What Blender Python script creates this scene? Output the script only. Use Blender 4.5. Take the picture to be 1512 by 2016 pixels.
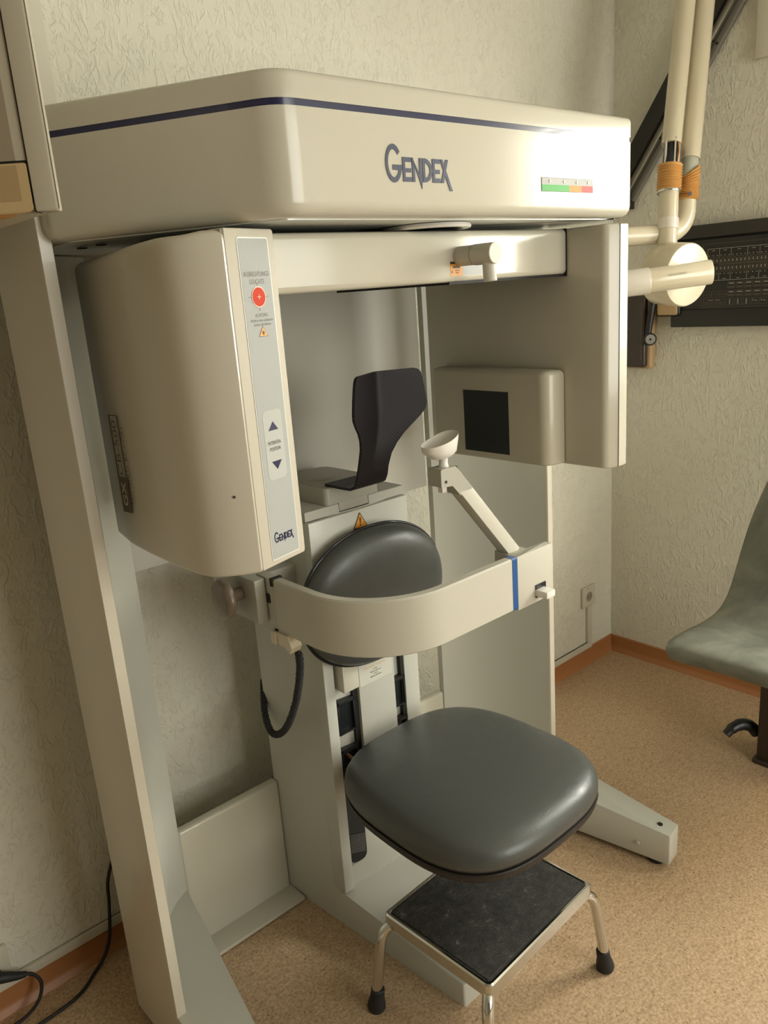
import bpy, bmesh, math, random
from mathutils import Vector, Matrix
random.seed(4)
for o in list(bpy.data.objects):
    bpy.data.objects.remove(o)
scene = bpy.context.scene
COL = scene.collection

# ------------------------------------------------------------------ camera
cam_d = bpy.data.cameras.new('camera')
cam = bpy.data.objects.new('camera', cam_d)
COL.objects.link(cam)
CR, CU, CF = ((0.74162409, -0.66702610, -0.07120312),
              (0.23161081, 0.15499542, 0.96038162),
              (0.62956345, 0.72873356, -0.26943879))
cam.matrix_world = Matrix(((CR[0], CU[0], -CF[0], -2.5603),
                           (CR[1], CU[1], -CF[1], -1.63674),
                           (CR[2], CU[2], -CF[2], 1.45),
                           (0, 0, 0, 1)))
cam_d.sensor_fit = 'VERTICAL'
cam_d.sensor_height = 36.0
cam_d.sensor_width = 27.0
cam_d.lens = 1566.562 / 2016 * 36
cam_d.clip_start = 0.02
scene.camera = cam

# ------------------------------------------------------------------ world, window and fill light, exposure
world = bpy.data.worlds.new('world')
scene.world = world
world.use_nodes = True
bg = world.node_tree.nodes['Background']
bg.inputs['Color'].default_value = (0.80, 0.88, 1.0, 1)
bg.inputs['Strength'].default_value = 0.6

def area(name, loc, direction, sx, sy, power, color):
    d = bpy.data.lights.new(name, 'AREA')
    d.shape = 'RECTANGLE'
    d.size, d.size_y = sx, sy
    d.energy = power
    d.color = color
    o = bpy.data.objects.new(name, d)
    COL.objects.link(o)
    o.location = loc
    o.rotation_euler = Vector(direction).to_track_quat('-Z', 'Z').to_euler()
    return o

# daylight in the right-wall window, plus an added fill behind the viewer
WIN = [(-1.90, -1.12)]
WZ0, WZ1 = 1.00, 2.20
for i, (ya, yb) in enumerate(WIN):
    area('daylight_%d' % (i + 1), (0.17, (ya + yb) / 2, (WZ0 + WZ1) / 2), (-1, 0, 0), yb - ya, WZ1 - WZ0, 68, (1.0, 0.985, 0.895))
area('daylight_2', (-1.0, -3.97, 1.45), (0, 1, 0), 1.8, 1.9, 46, (1.0, 0.985, 0.895))  # fill light added behind the viewer, no known source there

vs = scene.view_settings
vs.view_transform = 'Standard'
vs.look = 'None'
vs.gamma = 1.0
vs.use_curve_mapping = False
vs.exposure = 0.52
scene.display_settings.display_device = 'sRGB'
scene.cycles.use_denoising = True
scene.cycles.max_bounces = 5
scene.cycles.diffuse_bounces = 3
scene.cycles.use_adaptive_sampling = True
scene.cycles.adaptive_threshold = 0.1
scene.cycles.glossy_bounces = 3
scene.cycles.caustics_reflective = False
scene.cycles.caustics_refractive = False
scene.cycles.sample_clamp_indirect = 6.0

# ------------------------------------------------------------------ materials
def mat(name, col, rough=0.5, metal=0.0, coat=0.0, spec=0.5, sheen=0.0):
    m = bpy.data.materials.new(name)
    m.use_nodes = True
    b = m.node_tree.nodes['Principled BSDF']
    b.inputs['Base Color'].default_value = (*col, 1)
    b.inputs['Roughness'].default_value = rough
    b.inputs['Metallic'].default_value = metal
    b.inputs['Coat Weight'].default_value = coat
    b.inputs['Coat Roughness'].default_value = 0.06
    b.inputs['Specular IOR Level'].default_value = spec
    return m

class N:
    """tiny node helper"""
    def __init__(self, m):
        self.m = m
        self.t = m.node_tree
        self.b = self.t.nodes['Principled BSDF']
        self.tc = self.t.nodes.new('ShaderNodeTexCoord')
    def new(self, typ, **kw):
        n = self.t.nodes.new(typ)
        for k, v in kw.items():
            if k in n.inputs.keys():
                n.inputs[k].default_value = v
            else:
                setattr(n, k, v)
        return n
    def link(self, a, b):
        self.t.links.new(a, b)
    def mapping(self, scale=(1, 1, 1), rot=(0, 0, 0)):
        mp = self.new('ShaderNodeMapping')
        mp.inputs['Scale'].default_value = scale
        mp.inputs['Rotation'].default_value = rot
        self.link(self.tc.outputs['Object'], mp.inputs['Vector'])
        return mp.outputs[0]
    def noise(self, scale, detail=3, rough=0.5, dist=0.0, vec=None):
        n = self.new('ShaderNodeTexNoise')
        n.inputs['Scale'].default_value = scale
        n.inputs['Detail'].default_value = detail
        n.inputs['Roughness'].default_value = rough
        n.inputs['Distortion'].default_value = dist
        self.link(vec or self.tc.outputs['Object'], n.inputs['Vector'])
        return n.outputs[0]
    def ramp(self, fac, stops):
        r = self.new('ShaderNodeValToRGB')
        cr = r.color_ramp
        while len(cr.elements) < len(stops):
            cr.elements.new(0.5)
        for e, (p, c) in zip(cr.elements, stops):
            e.position = p
            e.color = (*c, 1) if len(c) == 3 else c
        self.link(fac, r.inputs[0])
        return r.outputs[0]
    def math(self, op, a, b=None, clamp=False):
        n = self.new('ShaderNodeMath')
        n.operation = op
        n.use_clamp = clamp
        for i, v in enumerate((a, b)):
            if v is None:
                continue
            if isinstance(v, (int, float)):
                n.inputs[i].default_value = v
            else:
                self.link(v, n.inputs[i])
        return n.outputs[0]
    def mix(self, fac, a, b, typ='MIX'):
        n = self.new('ShaderNodeMixRGB')
        n.blend_type = typ
        for i, v in enumerate((fac, a, b)):
            if isinstance(v, (int, float)):
                n.inputs[i].default_value = v
            elif isinstance(v, tuple):
                n.inputs[i].default_value = (*v, 1)
            else:
                self.link(v, n.inputs[i])
        return n.outputs[0]
    def bump(self, h, strength=0.3, dist=0.002):
        n = self.new('ShaderNodeBump')
        n.inputs['Strength'].default_value = strength
        n.inputs['Distance'].default_value = dist
        self.link(h, n.inputs['Height'])
        self.link(n.outputs[0], self.b.inputs['Normal'])
    def color(self, c):
        self.link(c, self.b.inputs['Base Color'])

def G(v):
    return (v, v, v)

# painted scratch plaster
M_WALL = mat('wall_plaster', (0.60, 0.56, 0.46), 0.75, spec=0.3)
n = N(M_WALL)
w1 = n.noise(40, 2, 0.5, 0.45, vec=n.mapping((1.0, 1.0, 0.42)))
r1 = n.math('ABSOLUTE', n.math('SUBTRACT', w1, 0.5))
l1 = n.ramp(r1, [(0.0, G(1)), (0.03, G(0.65)), (0.065, G(0))])
w2 = n.noise(70, 2, 0.5, 0.5, vec=n.mapping((1.0, 1.0, 0.6)))
r2 = n.math('ABSOLUTE', n.math('SUBTRACT', w2, 0.48))
l2 = n.ramp(r2, [(0.0, G(1)), (0.03, G(0.5)), (0.06, G(0))])
mask = n.ramp(n.noise(24, 2, 0.5), [(0.44, G(0)), (0.56, G(1))])
mask2 = n.ramp(n.noise(30, 2, 0.5, vec=n.mapping((1, 1, 1.3), (0.4, 0.2, 0.7))), [(0.46, G(0)), (0.58, G(1))])
grain = n.noise(150, 2, 0.6)
h = n.math('ADD', n.math('MAXIMUM', n.math('MULTIPLY', l1, mask), n.math('MULTIPLY', n.math('MULTIPLY', l2, mask2), 0.8)), n.math('MULTIPLY', grain, 0.22))
n.bump(h, 0.6, 0.0029)
n.color(n.mix(n.noise(3.2, 2), (0.72, 0.69, 0.575), (0.755, 0.725, 0.61)))

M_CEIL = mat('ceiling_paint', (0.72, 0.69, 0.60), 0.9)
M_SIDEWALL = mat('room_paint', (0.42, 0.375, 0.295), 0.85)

# speckled sheet flooring
M_FLOOR = mat('floor_linoleum', (0.5, 0.35, 0.2), 0.38, spec=0.4)
n = N(M_FLOOR)
a = n.noise(150, 3, 0.8)
base = n.ramp(a, [(0.32, (0.30, 0.185, 0.095)), (0.45, (0.46, 0.32, 0.188)), (0.56, (0.545, 0.395, 0.245)), (0.70, (0.68, 0.53, 0.365))])
b2 = n.ramp(n.noise(48, 2, 0.5), [(0.36, (0.91, 0.89, 0.87)), (0.6, (1.03, 1.02, 1.01))])
c1 = n.mix(1.0, base, b2, 'MULTIPLY')
vor = n.new('ShaderNodeTexVoronoi')
vor.inputs['Scale'].default_value = 95
n.link(n.tc.outputs['Object'], vor.inputs['Vector'])
dot = n.math('LESS_THAN', vor.outputs['Distance'], 0.15)
pick = n.math('GREATER_THAN', n.noise(33, 1, 0.5), 0.57)
n.color(n.mix(n.math('MULTIPLY', dot, pick), c1, (0.13, 0.065, 0.03)))
n.bump(a, 0.06, 0.0006)

M_BASE = mat('baseboard_vinyl', (0.40, 0.165, 0.055), 0.42)
n = N(M_BASE)
n.color(n.mix(n.noise(9, 3), (0.36, 0.145, 0.05), (0.43, 0.185, 0.065)))

M_TRUNK = mat('trunking_plastic', (0.62, 0.58, 0.47), 0.5)

def paint(name, col, rough, coat, bump=0.10):
    m = mat(name, col, rough, coat=coat)
    k = N(m)
    k.color(k.mix(k.noise(4.0, 3), tuple(c * 0.97 for c in col), tuple(min(1, c * 1.02) for c in col)))
    k.bump(k.noise(260, 2, 0.5), bump, 0.0004)
    return m

M_CREAM = paint('cream_gloss_paint', (0.585, 0.555, 0.455), 0.17, 0.0, 0.02)
M_SHELL = paint('cream_shell_plastic', (0.585, 0.545, 0.445), 0.34, 0.25, 0.04)
M_GREY = paint('warm_grey_paint', (0.50, 0.485, 0.425), 0.6, 0.0, 0.12)
M_POST = paint('post_grey_green_paint', (0.545, 0.545, 0.475), 0.32, 0.3, 0.06)
M_COLUMN = paint('column_grey_paint', (0.53, 0.525, 0.455), 0.42, 0.12, 0.10)
M_BAND = paint('bar_satin_paint', (0.56, 0.535, 0.45), 0.45, 0.05, 0.14)
M_TAUPE = paint('taupe_block_paint', (0.40, 0.385, 0.325), 0.45, 0.05, 0.12)
M_SENSOR = paint('sensor_cream_plastic', (0.53, 0.495, 0.385), 0.33, 0.2, 0.04)
M_PLATE = mat('underside_aluminium', (0.74, 0.76, 0.71), 0.3, 0.3)
M_NAVY = mat('navy_stripe', (0.016, 0.018, 0.065), 0.28, coat=0.4)
M_LOGO = mat('navy_logo', (0.035, 0.042, 0.085), 0.4)
M_BLUE = mat('blue_stripe', (0.02, 0.09, 0.27), 0.4)
M_LABEL = paint('label_silver_grey', (0.41, 0.425, 0.405), 0.62, 0.0, 0.05)
M_PANEL = paint('panel_matt_plastic', (0.585, 0.545, 0.445), 0.6, 0.0, 0.06)
M_LABELEDGE = mat('label_edge_white', (0.74, 0.73, 0.68), 0.4)
M_KEYPAD = mat('keypad_pale', (0.49, 0.50, 0.46), 0.62)
M_DKTEXT = mat('dark_print', (0.045, 0.045, 0.045), 0.5)
M_GREYTEXT = mat('grey_print', (0.15, 0.145, 0.12), 0.5)
M_BROWNPRINT = mat('olive_print', (0.13, 0.115, 0.085), 0.6)
M_RED = mat('target_red', (0.62, 0.055, 0.02), 0.6, spec=0.2)
M_PINK = mat('target_ring', (0.78, 0.50, 0.38), 0.4)
M_ORANGE = mat('warning_orange', (0.80, 0.33, 0.035), 0.45)
M_ORTEXT = mat('orange_print', (0.80, 0.48, 0.16), 0.5)
M_BLACK = mat('black_plastic', (0.012, 0.012, 0.012), 0.38)
M_GAP = mat('dark_gap', (0.01, 0.009, 0.007), 0.7)
M_SCREEN = mat('black_sensor_film', (0.006, 0.009, 0.009), 0.35)
M_RUBBER = mat('black_rubber', (0.012, 0.012, 0.012), 0.6)
M_WHITE = mat('white_plastic', (0.78, 0.76, 0.70), 0.35, coat=0.2)
M_STICKER = mat('sticker_white', (0.62, 0.61, 0.52), 0.45)
M_GREEN = mat('status_green', (0.09, 0.42, 0.10), 0.5, spec=0.3)
M_AMBER = mat('status_amber', (0.70, 0.28, 0.05), 0.5, spec=0.3)
M_STRED = mat('status_red', (0.65, 0.07, 0.06), 0.5, spec=0.3)
M_SILVER = mat('silver_print', (0.45, 0.46, 0.44), 0.5, spec=0.3)
M_KNOB = mat('brown_knob_plastic', (0.165, 0.125, 0.085), 0.35, coat=0.2)
M_CHROME = mat('chrome', (0.64, 0.64, 0.60), 0.14, 1.0)
M_SEATPAN = mat('dark_seat_pan', (0.020, 0.017, 0.014), 0.45)

M_VINYL = mat('charcoal_vinyl', (0.072, 0.076, 0.070), 0.36, spec=0.5)
n = N(M_VINYL)
g = n.noise(26, 4, 0.6, 1.0)
crease = n.ramp(n.math('ABSOLUTE', n.math('SUBTRACT', n.noise(17, 3, 0.6, 1.5), 0.5)), [(0.0, G(1)), (0.02, G(0))])
n.bump(n.math('ADD', n.math('MULTIPLY', n.noise(330, 2, 0.6), 0.4), n.math('MULTIPLY', crease, 0.5)), 0.14, 0.0012)
n.link(n.ramp(g, [(0.3, G(0.31)), (0.7, G(0.43))]), n.b.inputs['Roughness'])

M_CARBON = mat('carbon_fibre', (0.012, 0.011, 0.013), 0.48, spec=0.25)
n = N(M_CARBON)
wv = n.new('ShaderNodeTexWave')
wv.inputs['Scale'].default_value = 62
wv.inputs['Distortion'].default_value = 0.0
n.link(n.mapping((1, 1, 1), (0, math.radians(40), 0)), wv.inputs['Vector'])
n.color(n.ramp(wv.outputs[1], [(0.35, (0.007, 0.006, 0.008)), (0.65, (0.022, 0.018, 0.022))]))

M_TREAD = mat('ribbed_rubber_mat', (0.018, 0.018, 0.016), 0.62)
n = N(M_TREAD)
dust = n.ramp(n.noise(38, 5, 0.72), [(0.50, (0.034, 0.034, 0.030)), (0.66, (0.060, 0.058, 0.050)), (0.76, (0.22, 0.22, 0.19))])
n.color(dust)

M_RIB = mat('rubber_rib', (0.055, 0.053, 0.046), 0.55)
n = N(M_RIB)
n.color(n.ramp(n.noise(45, 5, 0.75), [(0.40, (0.036, 0.035, 0.030)), (0.62, (0.066, 0.064, 0.055)), (0.72, (0.26, 0.26, 0.22))]))

M_CHAIR = mat('olive_grey_leatherette', (0.19, 0.195, 0.155), 0.55, spec=0.4)
n = N(M_CHAIR)
k1 = n.noise(5.5, 5, 0.62, 0.6)
n.color(n.ramp(k1, [(0.30, (0.095, 0.100, 0.075)), (0.50, (0.165, 0.172, 0.136)), (0.70, (0.250, 0.258, 0.210))]))
n.bump(n.noise(210, 3, 0.6), 0.10, 0.0008)
M_PEDESTAL = mat('dark_brown_pedestal', (0.045, 0.031, 0.021), 0.5)
M_BROWN = mat('brown_gauge_plastic', (0.040, 0.026, 0.018), 0.35, coat=0.2)
M_TAN = mat('tan_plastic', (0.50, 0.34, 0.17), 0.45)
M_IVORY = paint('ivory_enamel', (0.66, 0.585, 0.425), 0.25, 0.4, 0.02)
M_IVORY2 = paint('ivory_sleeve', (0.72, 0.67, 0.57), 0.25, 0.4, 0.02)
M_BELLOWS = mat('aged_orange_bellows', (0.62, 0.33, 0.10), 0.5)
M_YELLOWED = paint('yellowed_plastic', (0.53, 0.39, 0.20), 0.5, 0.05, 0.05)
M_CABPAINT = paint('cabinet_beige_paint', (0.475, 0.435, 0.335), 0.5, 0.05, 0.08)
M_CABDOOR = paint('cabinet_brown_beige', (0.30, 0.245, 0.175), 0.5, 0.05, 0.06)
M_AMBERIN = mat('amber_slots', (0.50, 0.26, 0.075), 0.5)
M_BOARD = mat('board_black', (0.013, 0.012, 0.009), 0.42)
M_BOARDBAR = mat('board_dark_brown', (0.028, 0.024, 0.017), 0.45)
M_PRINT = mat('board_white_print', (0.33, 0.32, 0.27), 0.5)
M_PRINT2 = mat('board_tan_print', (0.135, 0.115, 0.075), 0.5)
M_STRUT = mat('black_strut', (0.013, 0.011, 0.008), 0.5)
M_RAIL = mat('brushed_rail', (0.36, 0.335, 0.28), 0.4, 0.6)
M_COPPER = mat('copper_tip', (0.45, 0.22, 0.10), 0.4, 0.5)
M_BLIND = mat('blind_white', (0.72, 0.70, 0.62), 0.5)
M_FRAMEW = mat('window_frame_white', (0.75, 0.73, 0.68), 0.4)
M_GLASS = mat('window_glass', (0.9, 0.95, 0.95), 0.02)
M_GLASS.node_tree.nodes['Principled BSDF'].inputs['Transmission Weight'].default_value = 1.0

# ------------------------------------------------------------------ mesh helpers
def finish(name, bm, m, parent=None, ang=38, flat=False):
    bmesh.ops.remove_doubles(bm, verts=bm.verts, dist=1e-6)
    bmesh.ops.recalc_face_normals(bm, faces=bm.faces)
    me = bpy.data.meshes.new(name)
    bm.to_mesh(me)
    bm.free()
    if not flat:
        me.shade_smooth()
        me.set_sharp_from_angle(angle=math.radians(ang))
    if m:
        me.materials.append(m)
    return link(name, me, parent)

def link(name, me, parent=None):
    o = bpy.data.objects.new(name, me)
    COL.objects.link(o)
    if parent is not None:
        o.parent = parent
        if parent.type == 'EMPTY':
            o.location = -Vector(parent.location)
    return o

def thing(name, label, cat, loc):
    e = bpy.data.objects.new(name, None)
    COL.objects.link(e)
    e.location = loc
    e.empty_display_size = 0.05
    e['label'] = label
    e['category'] = cat
    return e

def struct(o):
    o['kind'] = 'structure'
    return o

def tag(o, label, cat, group=None):
    o['label'] = label
    o['category'] = cat
    if group:
        o['group'] = group
    return o

def ccw(p):
    a = sum(p[i][0] * p[(i + 1) % len(p)][1] - p[(i + 1) % len(p)][0] * p[i][1] for i in range(len(p)))
    return list(p) if a > 0 else list(reversed(p))

def rpoly(pts, r, seg=5):
    """polygon with rounded corners; r scalar or list"""
    out = []
    k = len(pts)
    for i in range(k):
        p = Vector(pts[i][:2])
        a = Vector(pts[i - 1][:2])
        b = Vector(pts[(i + 1) % k][:2])
        rad = r[i] if isinstance(r, (list, tuple)) else r
        if rad <= 0:
            out.append((p.x, p.y))
            continue
        u = (a - p).normalized()
        v = (b - p).normalized()
        th = math.acos(max(-1, min(1, u.dot(v))))
        t = min(rad / math.tan(th / 2), 0.48 * (a - p).length, 0.48 * (b - p).length)
        s, e = p + u * t, p + v * t
        for j in range(seg + 1):
            f = j / seg
            q = s * (1 - f) ** 2 + p * 2 * f * (1 - f) + e * f * f
            out.append((q.x, q.y))
    return out

def inset(pts, d):
    out = []
    k = len(pts)
    for i in range(k):
        p = Vector(pts[i])
        a = Vector(pts[i - 1])
        b = Vector(pts[(i + 1) % k])
        e1 = (p - a)
        e2 = (b - p)
        if e1.length < 1e-9 or e2.length < 1e-9:
            out.append((p.x, p.y))
            continue
        n1 = Vector((-e1.y, e1.x)).normalized()
        n2 = Vector((-e2.y, e2.x)).normalized()
        nn = (n1 + n2)
        nn = nn.normalized() if nn.length > 1e-6 else n1
        c = max(0.35, nn.dot(n1))
        q = p + nn * (d / c)
        out.append((q.x, q.y))
    return out

def prism_bm(pts, z0, z1, rb=0.0, rt=0.0, seg=3, bm=None, xf=None):
    """vertical prism, z0/z1 numbers or functions of (x, y); xf maps (x,y,z) -> world"""
    bm = bm or bmesh.new()
    pts = ccw(pts)
    f0 = z0 if callable(z0) else (lambda x, y: z0)
    f1 = z1 if callable(z1) else (lambda x, y: z1)
    rings = []
    if rb > 0:
        for j in range(seg + 1):
            a = math.pi / 2 * j / seg
            rings.append((rb * (1 - math.sin(a)), 0, rb * (1 - math.cos(a))))
    else:
        rings.append((0, 0, 0))
    if rt > 0:
        for j in range(seg + 1):
            a = math.pi / 2 * j / seg
            rings.append((rt * (1 - math.cos(a)), 1, -rt * (1 - math.sin(a))))
    else:
        rings.append((0, 1, 0))
    vr = []
    for ins, top, dz in rings:
        q = inset(pts, ins) if ins > 0 else pts
        row = []
        for (x, y), (x0, y0) in zip(q, pts):
            z = (f1 if top else f0)(x0, y0) + dz
            c = (x, y, z)
            row.append(bm.verts.new(xf(*c) if xf else c))
        vr.append(row)
    k = len(pts)
    for r in range(len(vr) - 1):
        for i in range(k):
            j = (i + 1) % k
            try:
                bm.faces.new((vr[r][i], vr[r][j], vr[r + 1][j], vr[r + 1][i]))
            except ValueError:
                pass
    bm.faces.new(list(reversed(vr[0])))
    bm.faces.new(vr[-1])
    return bm

def prism(name, pts, z0, z1, m, parent=None, rb=0.0, rt=0.0, seg=3, ang=38, xf=None):
    return finish(name, prism_bm(pts, z0, z1, rb, rt, seg, xf=xf), m, parent, ang)

def box_bm(bm, x0, x1, y0, y1, z0, z1, bev=0.0, seg=2, mtx=None):
    b2 = bmesh.new()
    r = bmesh.ops.create_cube(b2, size=1.0)
    bmesh.ops.transform(b2, verts=b2.verts, matrix=Matrix.Translation(((x0 + x1) / 2, (y0 + y1) / 2, (z0 + z1) / 2)) @ Matrix.Diagonal((abs(x1 - x0), abs(y1 - y0), abs(z1 - z0), 1)))
    if bev > 0:
        bmesh.ops.bevel(b2, geom=list(b2.edges), offset=bev, segments=seg, profile=0.6, affect='EDGES')
    if mtx is not None:
        bmesh.ops.transform(b2, verts=b2.verts, matrix=mtx)
    tmp = bpy.data.meshes.new('tmp')
    b2.to_mesh(tmp)
    b2.free()
    bm.from_mesh(tmp)
    bpy.data.meshes.remove(tmp)

def box(name, x0, x1, y0, y1, z0, z1, m, parent=None, bev=0.002, seg=2, mtx=None):
    bm = bmesh.new()
    box_bm(bm, x0, x1, y0, y1, z0, z1, bev, seg, mtx)
    return finish(name, bm, m, parent)

def spline(pts, per=8):
    P = [Vector(p) for p in pts]
    out = []
    for i in range(len(P) - 1):
        p0, p1, p2, p3 = P[max(i - 1, 0)], P[i], P[i + 1], P[min(i + 2, len(P) - 1)]
        for j in range(per):
            t = j / per
            out.append(0.5 * ((2 * p1) + (p2 - p0) * t + (2 * p0 - 5 * p1 + 4 * p2 - p3) * t * t + (3 * p1 - p0 - 3 * p2 + p3) * t ** 3))
    out.append(P[-1])
    return out

def sweep_bm(pts, rad, nseg=14, bm=None, cap=True):
    bm = bm or bmesh.new()
    P = [Vector(p) for p in pts]
    up = None
    rows = []
    for i, p in enumerate(P):
        t = (P[min(i + 1, len(P) - 1)] - P[max(i - 1, 0)]).normalized()
        if up is None:
            ref = Vector((0, 0, 1)) if abs(t.z) < 0.9 else Vector((1, 0, 0))
            up = (ref - t * ref.dot(t)).normalized()
        else:
            up = (up - t * up.dot(t)).normalized()
        sd = t.cross(up)
        r = rad[i] if isinstance(rad, (list, tuple)) else rad
        rows.append([bm.verts.new(p + (up * math.cos(a) + sd * math.sin(a)) * r) for a in [2 * math.pi * k / nseg for k in range(nseg)]])
    for r in range(len(rows) - 1):
        for k in range(nseg):
            bm.faces.new((rows[r][k], rows[r][(k + 1) % nseg], rows[r + 1][(k + 1) % nseg], rows[r + 1][k]))
    if cap:
        bm.faces.new(list(reversed(rows[0])))
        bm.faces.new(rows[-1])
    return bm

def sweep(name, pts, rad, m, parent=None, nseg=14, ang=45):
    return finish(name, sweep_bm(pts, rad, nseg), m, parent, ang)

def lathe_bm(prof, origin, axis, nseg=32, bm=None):
    """prof: list of (r, h) along axis"""
    bm = bm or bmesh.new()
    ax = Vector(axis).normalized()
    ref = Vector((0, 0, 1)) if abs(ax.z) < 0.9 else Vector((1, 0, 0))
    u = (ref - ax * ref.dot(ax)).normalized()
    v = ax.cross(u)
    o = Vector(origin)
    rows = []
    for r, h in prof:
        c = o + ax * h
        if r < 1e-6:
            rows.append([bm.verts.new(c)])
        else:
            rows.append([bm.verts.new(c + (u * math.cos(a) + v * math.sin(a)) * r) for a in [2 * math.pi * k / nseg for k in range(nseg)]])
    for A, B in zip(rows, rows[1:]):
        for k in range(nseg):
            j = (k + 1) % nseg
            if len(A) == 1 and len(B) == 1:
                continue
            if len(A) == 1:
                bm.faces.new((A[0], B[j], B[k]))
            elif len(B) == 1:
                bm.faces.new((A[k], A[j], B[0]))
            else:
                bm.faces.new((A[k], A[j], B[j], B[k]))
    if len(rows[0]) > 1:
        bm.faces.new(list(reversed(rows[0])))
    if len(rows[-1]) > 1:
        bm.faces.new(rows[-1])
    return bm

def lathe(name, prof, origin, axis, m, parent=None, nseg=32, ang=38):
    return finish(name, lathe_bm(prof, origin, axis, nseg), m, parent, ang)

class Plane:
    """flat print helper: origin, x direction, y direction, out = normal"""
    def __init__(self, o, x, y):
        self.o = Vector(o)
        self.x = Vector(x).normalized()
        self.y = Vector(y).normalized()
        self.n = self.x.cross(self.y)
    def xf(self, x, y, z):
        return self.o + self.x * x + self.y * y + self.n * z
    def shape(self, name, pts, m, parent, h=0.0005, z0=0.0):
        return prism(name, pts, z0, z0 + h, m, parent, xf=lambda x, y, z: self.xf(x, y, z))
    def shapes(self, name, polys, m, parent, h=0.0005, z0=0.0):
        bm = bmesh.new()
        for i, pts in enumerate(polys):
            prism_bm(pts, z0, z0 + h + min(i, 90) * 4e-6, bm=bm, xf=lambda x, y, z: self.xf(x, y, z))
        return finish(name, bm, m, parent, flat=True)
    def text(self, name, s, x, y, h, m, parent, width=None, align='LEFT', z=0.0006, bold=False):
        cu = bpy.data.curves.new('txt', 'FONT')
        cu.body = s
        cu.size = 1.0
        cu.resolution_u = 3
        if bold:
            cu.offset = 0.018
        o = bpy.data.objects.new('txt', cu)
        COL.objects.link(o)
        me = bpy.data.meshes.new_from_object(o)
        bpy.data.objects.remove(o)
        bpy.data.curves.remove(cu)
        xs = [v.co.x for v in me.vertices]
        ys = [v.co.y for v in me.vertices]
        lo, hi = min(xs), max(xs)
        cap = 0.73
        sy = h / cap
        sx = (width / (hi - lo)) if width else sy
        w = (hi - lo) * sx
        off = {'LEFT': 0, 'CENTER': -w / 2, 'RIGHT': -w}[align]
        for v in me.vertices:
            v.co = self.xf(x + off + (v.co.x - lo) * sx, y + v.co.y * sy, z)
        me.name = name
        me.materials.clear()
        me.materials.append(m)
        return link(name, me, parent)

def rect(x0, y0, x1, y1):
    return [(x0, y0), (x1, y0), (x1, y1), (x0, y1)]

def frame_polys(x0, y0, x1, y1, t):
    return [rect(x0, y0, x1, y0 + t), rect(x0, y1 - t, x1, y1), rect(x0, y0, x0 + t, y1), rect(x1 - t, y0, x1, y1)]

def logo_polys(w):
    """the G-E-N-D-E-X wordmark, w wide, baseline of small capitals at y = 0"""
    s = w / 1.30
    polys = []
    # big G as ring segments
    cx, cy, ro, ri = 0.152, 0.228, 0.245, 0.178
    sq = 0.62
    a0, a1 = math.radians(38), math.radians(360 - 8)
    kseg = 26
    for i in range(kseg):
        u, v = a0 + (a1 - a0) * i / kseg, a0 + (a1 - a0) * (i + 1) / kseg
        polys.append([(cx + ro * math.cos(u) * sq, cy + ro * math.sin(u)), (cx + ro * math.cos(v) * sq, cy + ro * math.sin(v)),
                      (cx + ri * math.cos(v) * (sq - 0.04), cy + ri * math.sin(v)), (cx + ri * math.cos(u) * (sq - 0.04), cy + ri * math.sin(u))])
    polys.append(rect(0.133, 0.144, 0.305, 0.212))
    hh = 0.315
    def E(x, wd):
        return [rect(x, 0, x + 0.05, hh), rect(x + 0.03, 0, x + wd, 0.06), rect(x + 0.03, 0.12, x + wd - 0.01, 0.175), rect(x + 0.03, hh - 0.06, x + wd, hh)]
    polys += E(0.315, 0.170)
    # N with long spike
    x = 0.497
    polys += [[(x, 0), (x + 0.05, 0), (x + 0.05, 0.19), (x, hh)], [(x, hh), (x + 0.02, hh), (x + 0.185, -0.08), (x + 0.165, -0.02)],
              [(x, hh), (x + 0.012, hh - 0.0), (x + 0.19, 0.02), (x + 0.18, -0.09), (x + 0.12, 0.06)], rect(x + 0.14, 0.03, x + 0.185, hh)]
    # D
    x = 0.70
    polys.append(rect(x, 0, x + 0.05, hh))
    for i in range(10):
        u, v = -math.pi / 2 + math.pi * i / 10, -math.pi / 2 + math.pi * (i + 1) / 10
        f = lambda t, r1, r2: (x + 0.045 + r1 * math.cos(t), hh / 2 + r2 * math.sin(t))
        polys.append([f(u, 0.15, hh / 2), f(v, 0.15, hh / 2), f(v, 0.10, hh / 2 - 0.06), f(u, 0.10, hh / 2 - 0.06)])
    polys += E(0.895, 0.160)
    # X with long tail
    polys += [[(1.055, hh), (1.110, hh), (1.30, -0.105), (1.245, -0.105)], [(1.065, 0), (1.120, 0), (1.225, hh), (1.170, hh)]]
    return [[(px * s, py * s) for px, py in p] for p in polys]

def tri(x, y, w, h):
    return [(x - w / 2, y), (x + w / 2, y), (x, y + h)]

# ================================================================== THE ROOM
RX0, RY0, RH = -4.3, -3.8, 2.75
struct(box('floor', RX0 - 0.2, 0.25, RY0 - 0.2, 0.2, -0.1, 0.0, M_FLOOR, bev=0))
struct(box('ceiling', RX0 - 0.2, 0.25, RY0 - 0.2, 0.2, RH, RH + 0.1, M_CEIL, bev=0))
struct(box('wall_back', RX0 - 0.2, 0.25, 0.0, 0.2, 0.0, RH, M_WALL, bev=0))
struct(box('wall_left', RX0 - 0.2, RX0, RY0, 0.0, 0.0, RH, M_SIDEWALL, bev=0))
bm = bmesh.new()
box_bm(bm, 0, 0.25, RY0 - 0.2, 0, 0, WZ0)
box_bm(bm, 0, 0.25, RY0 - 0.2, 0, WZ1, RH)
ys = [RY0 - 0.2, WIN[0][0], WIN[0][1], 0.0]
for i in (0, 2):
    box_bm(bm, 0, 0.25, ys[i], ys[i + 1], WZ0, WZ1)
struct(finish('wall_right', bm, M_WALL, flat=True))
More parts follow.
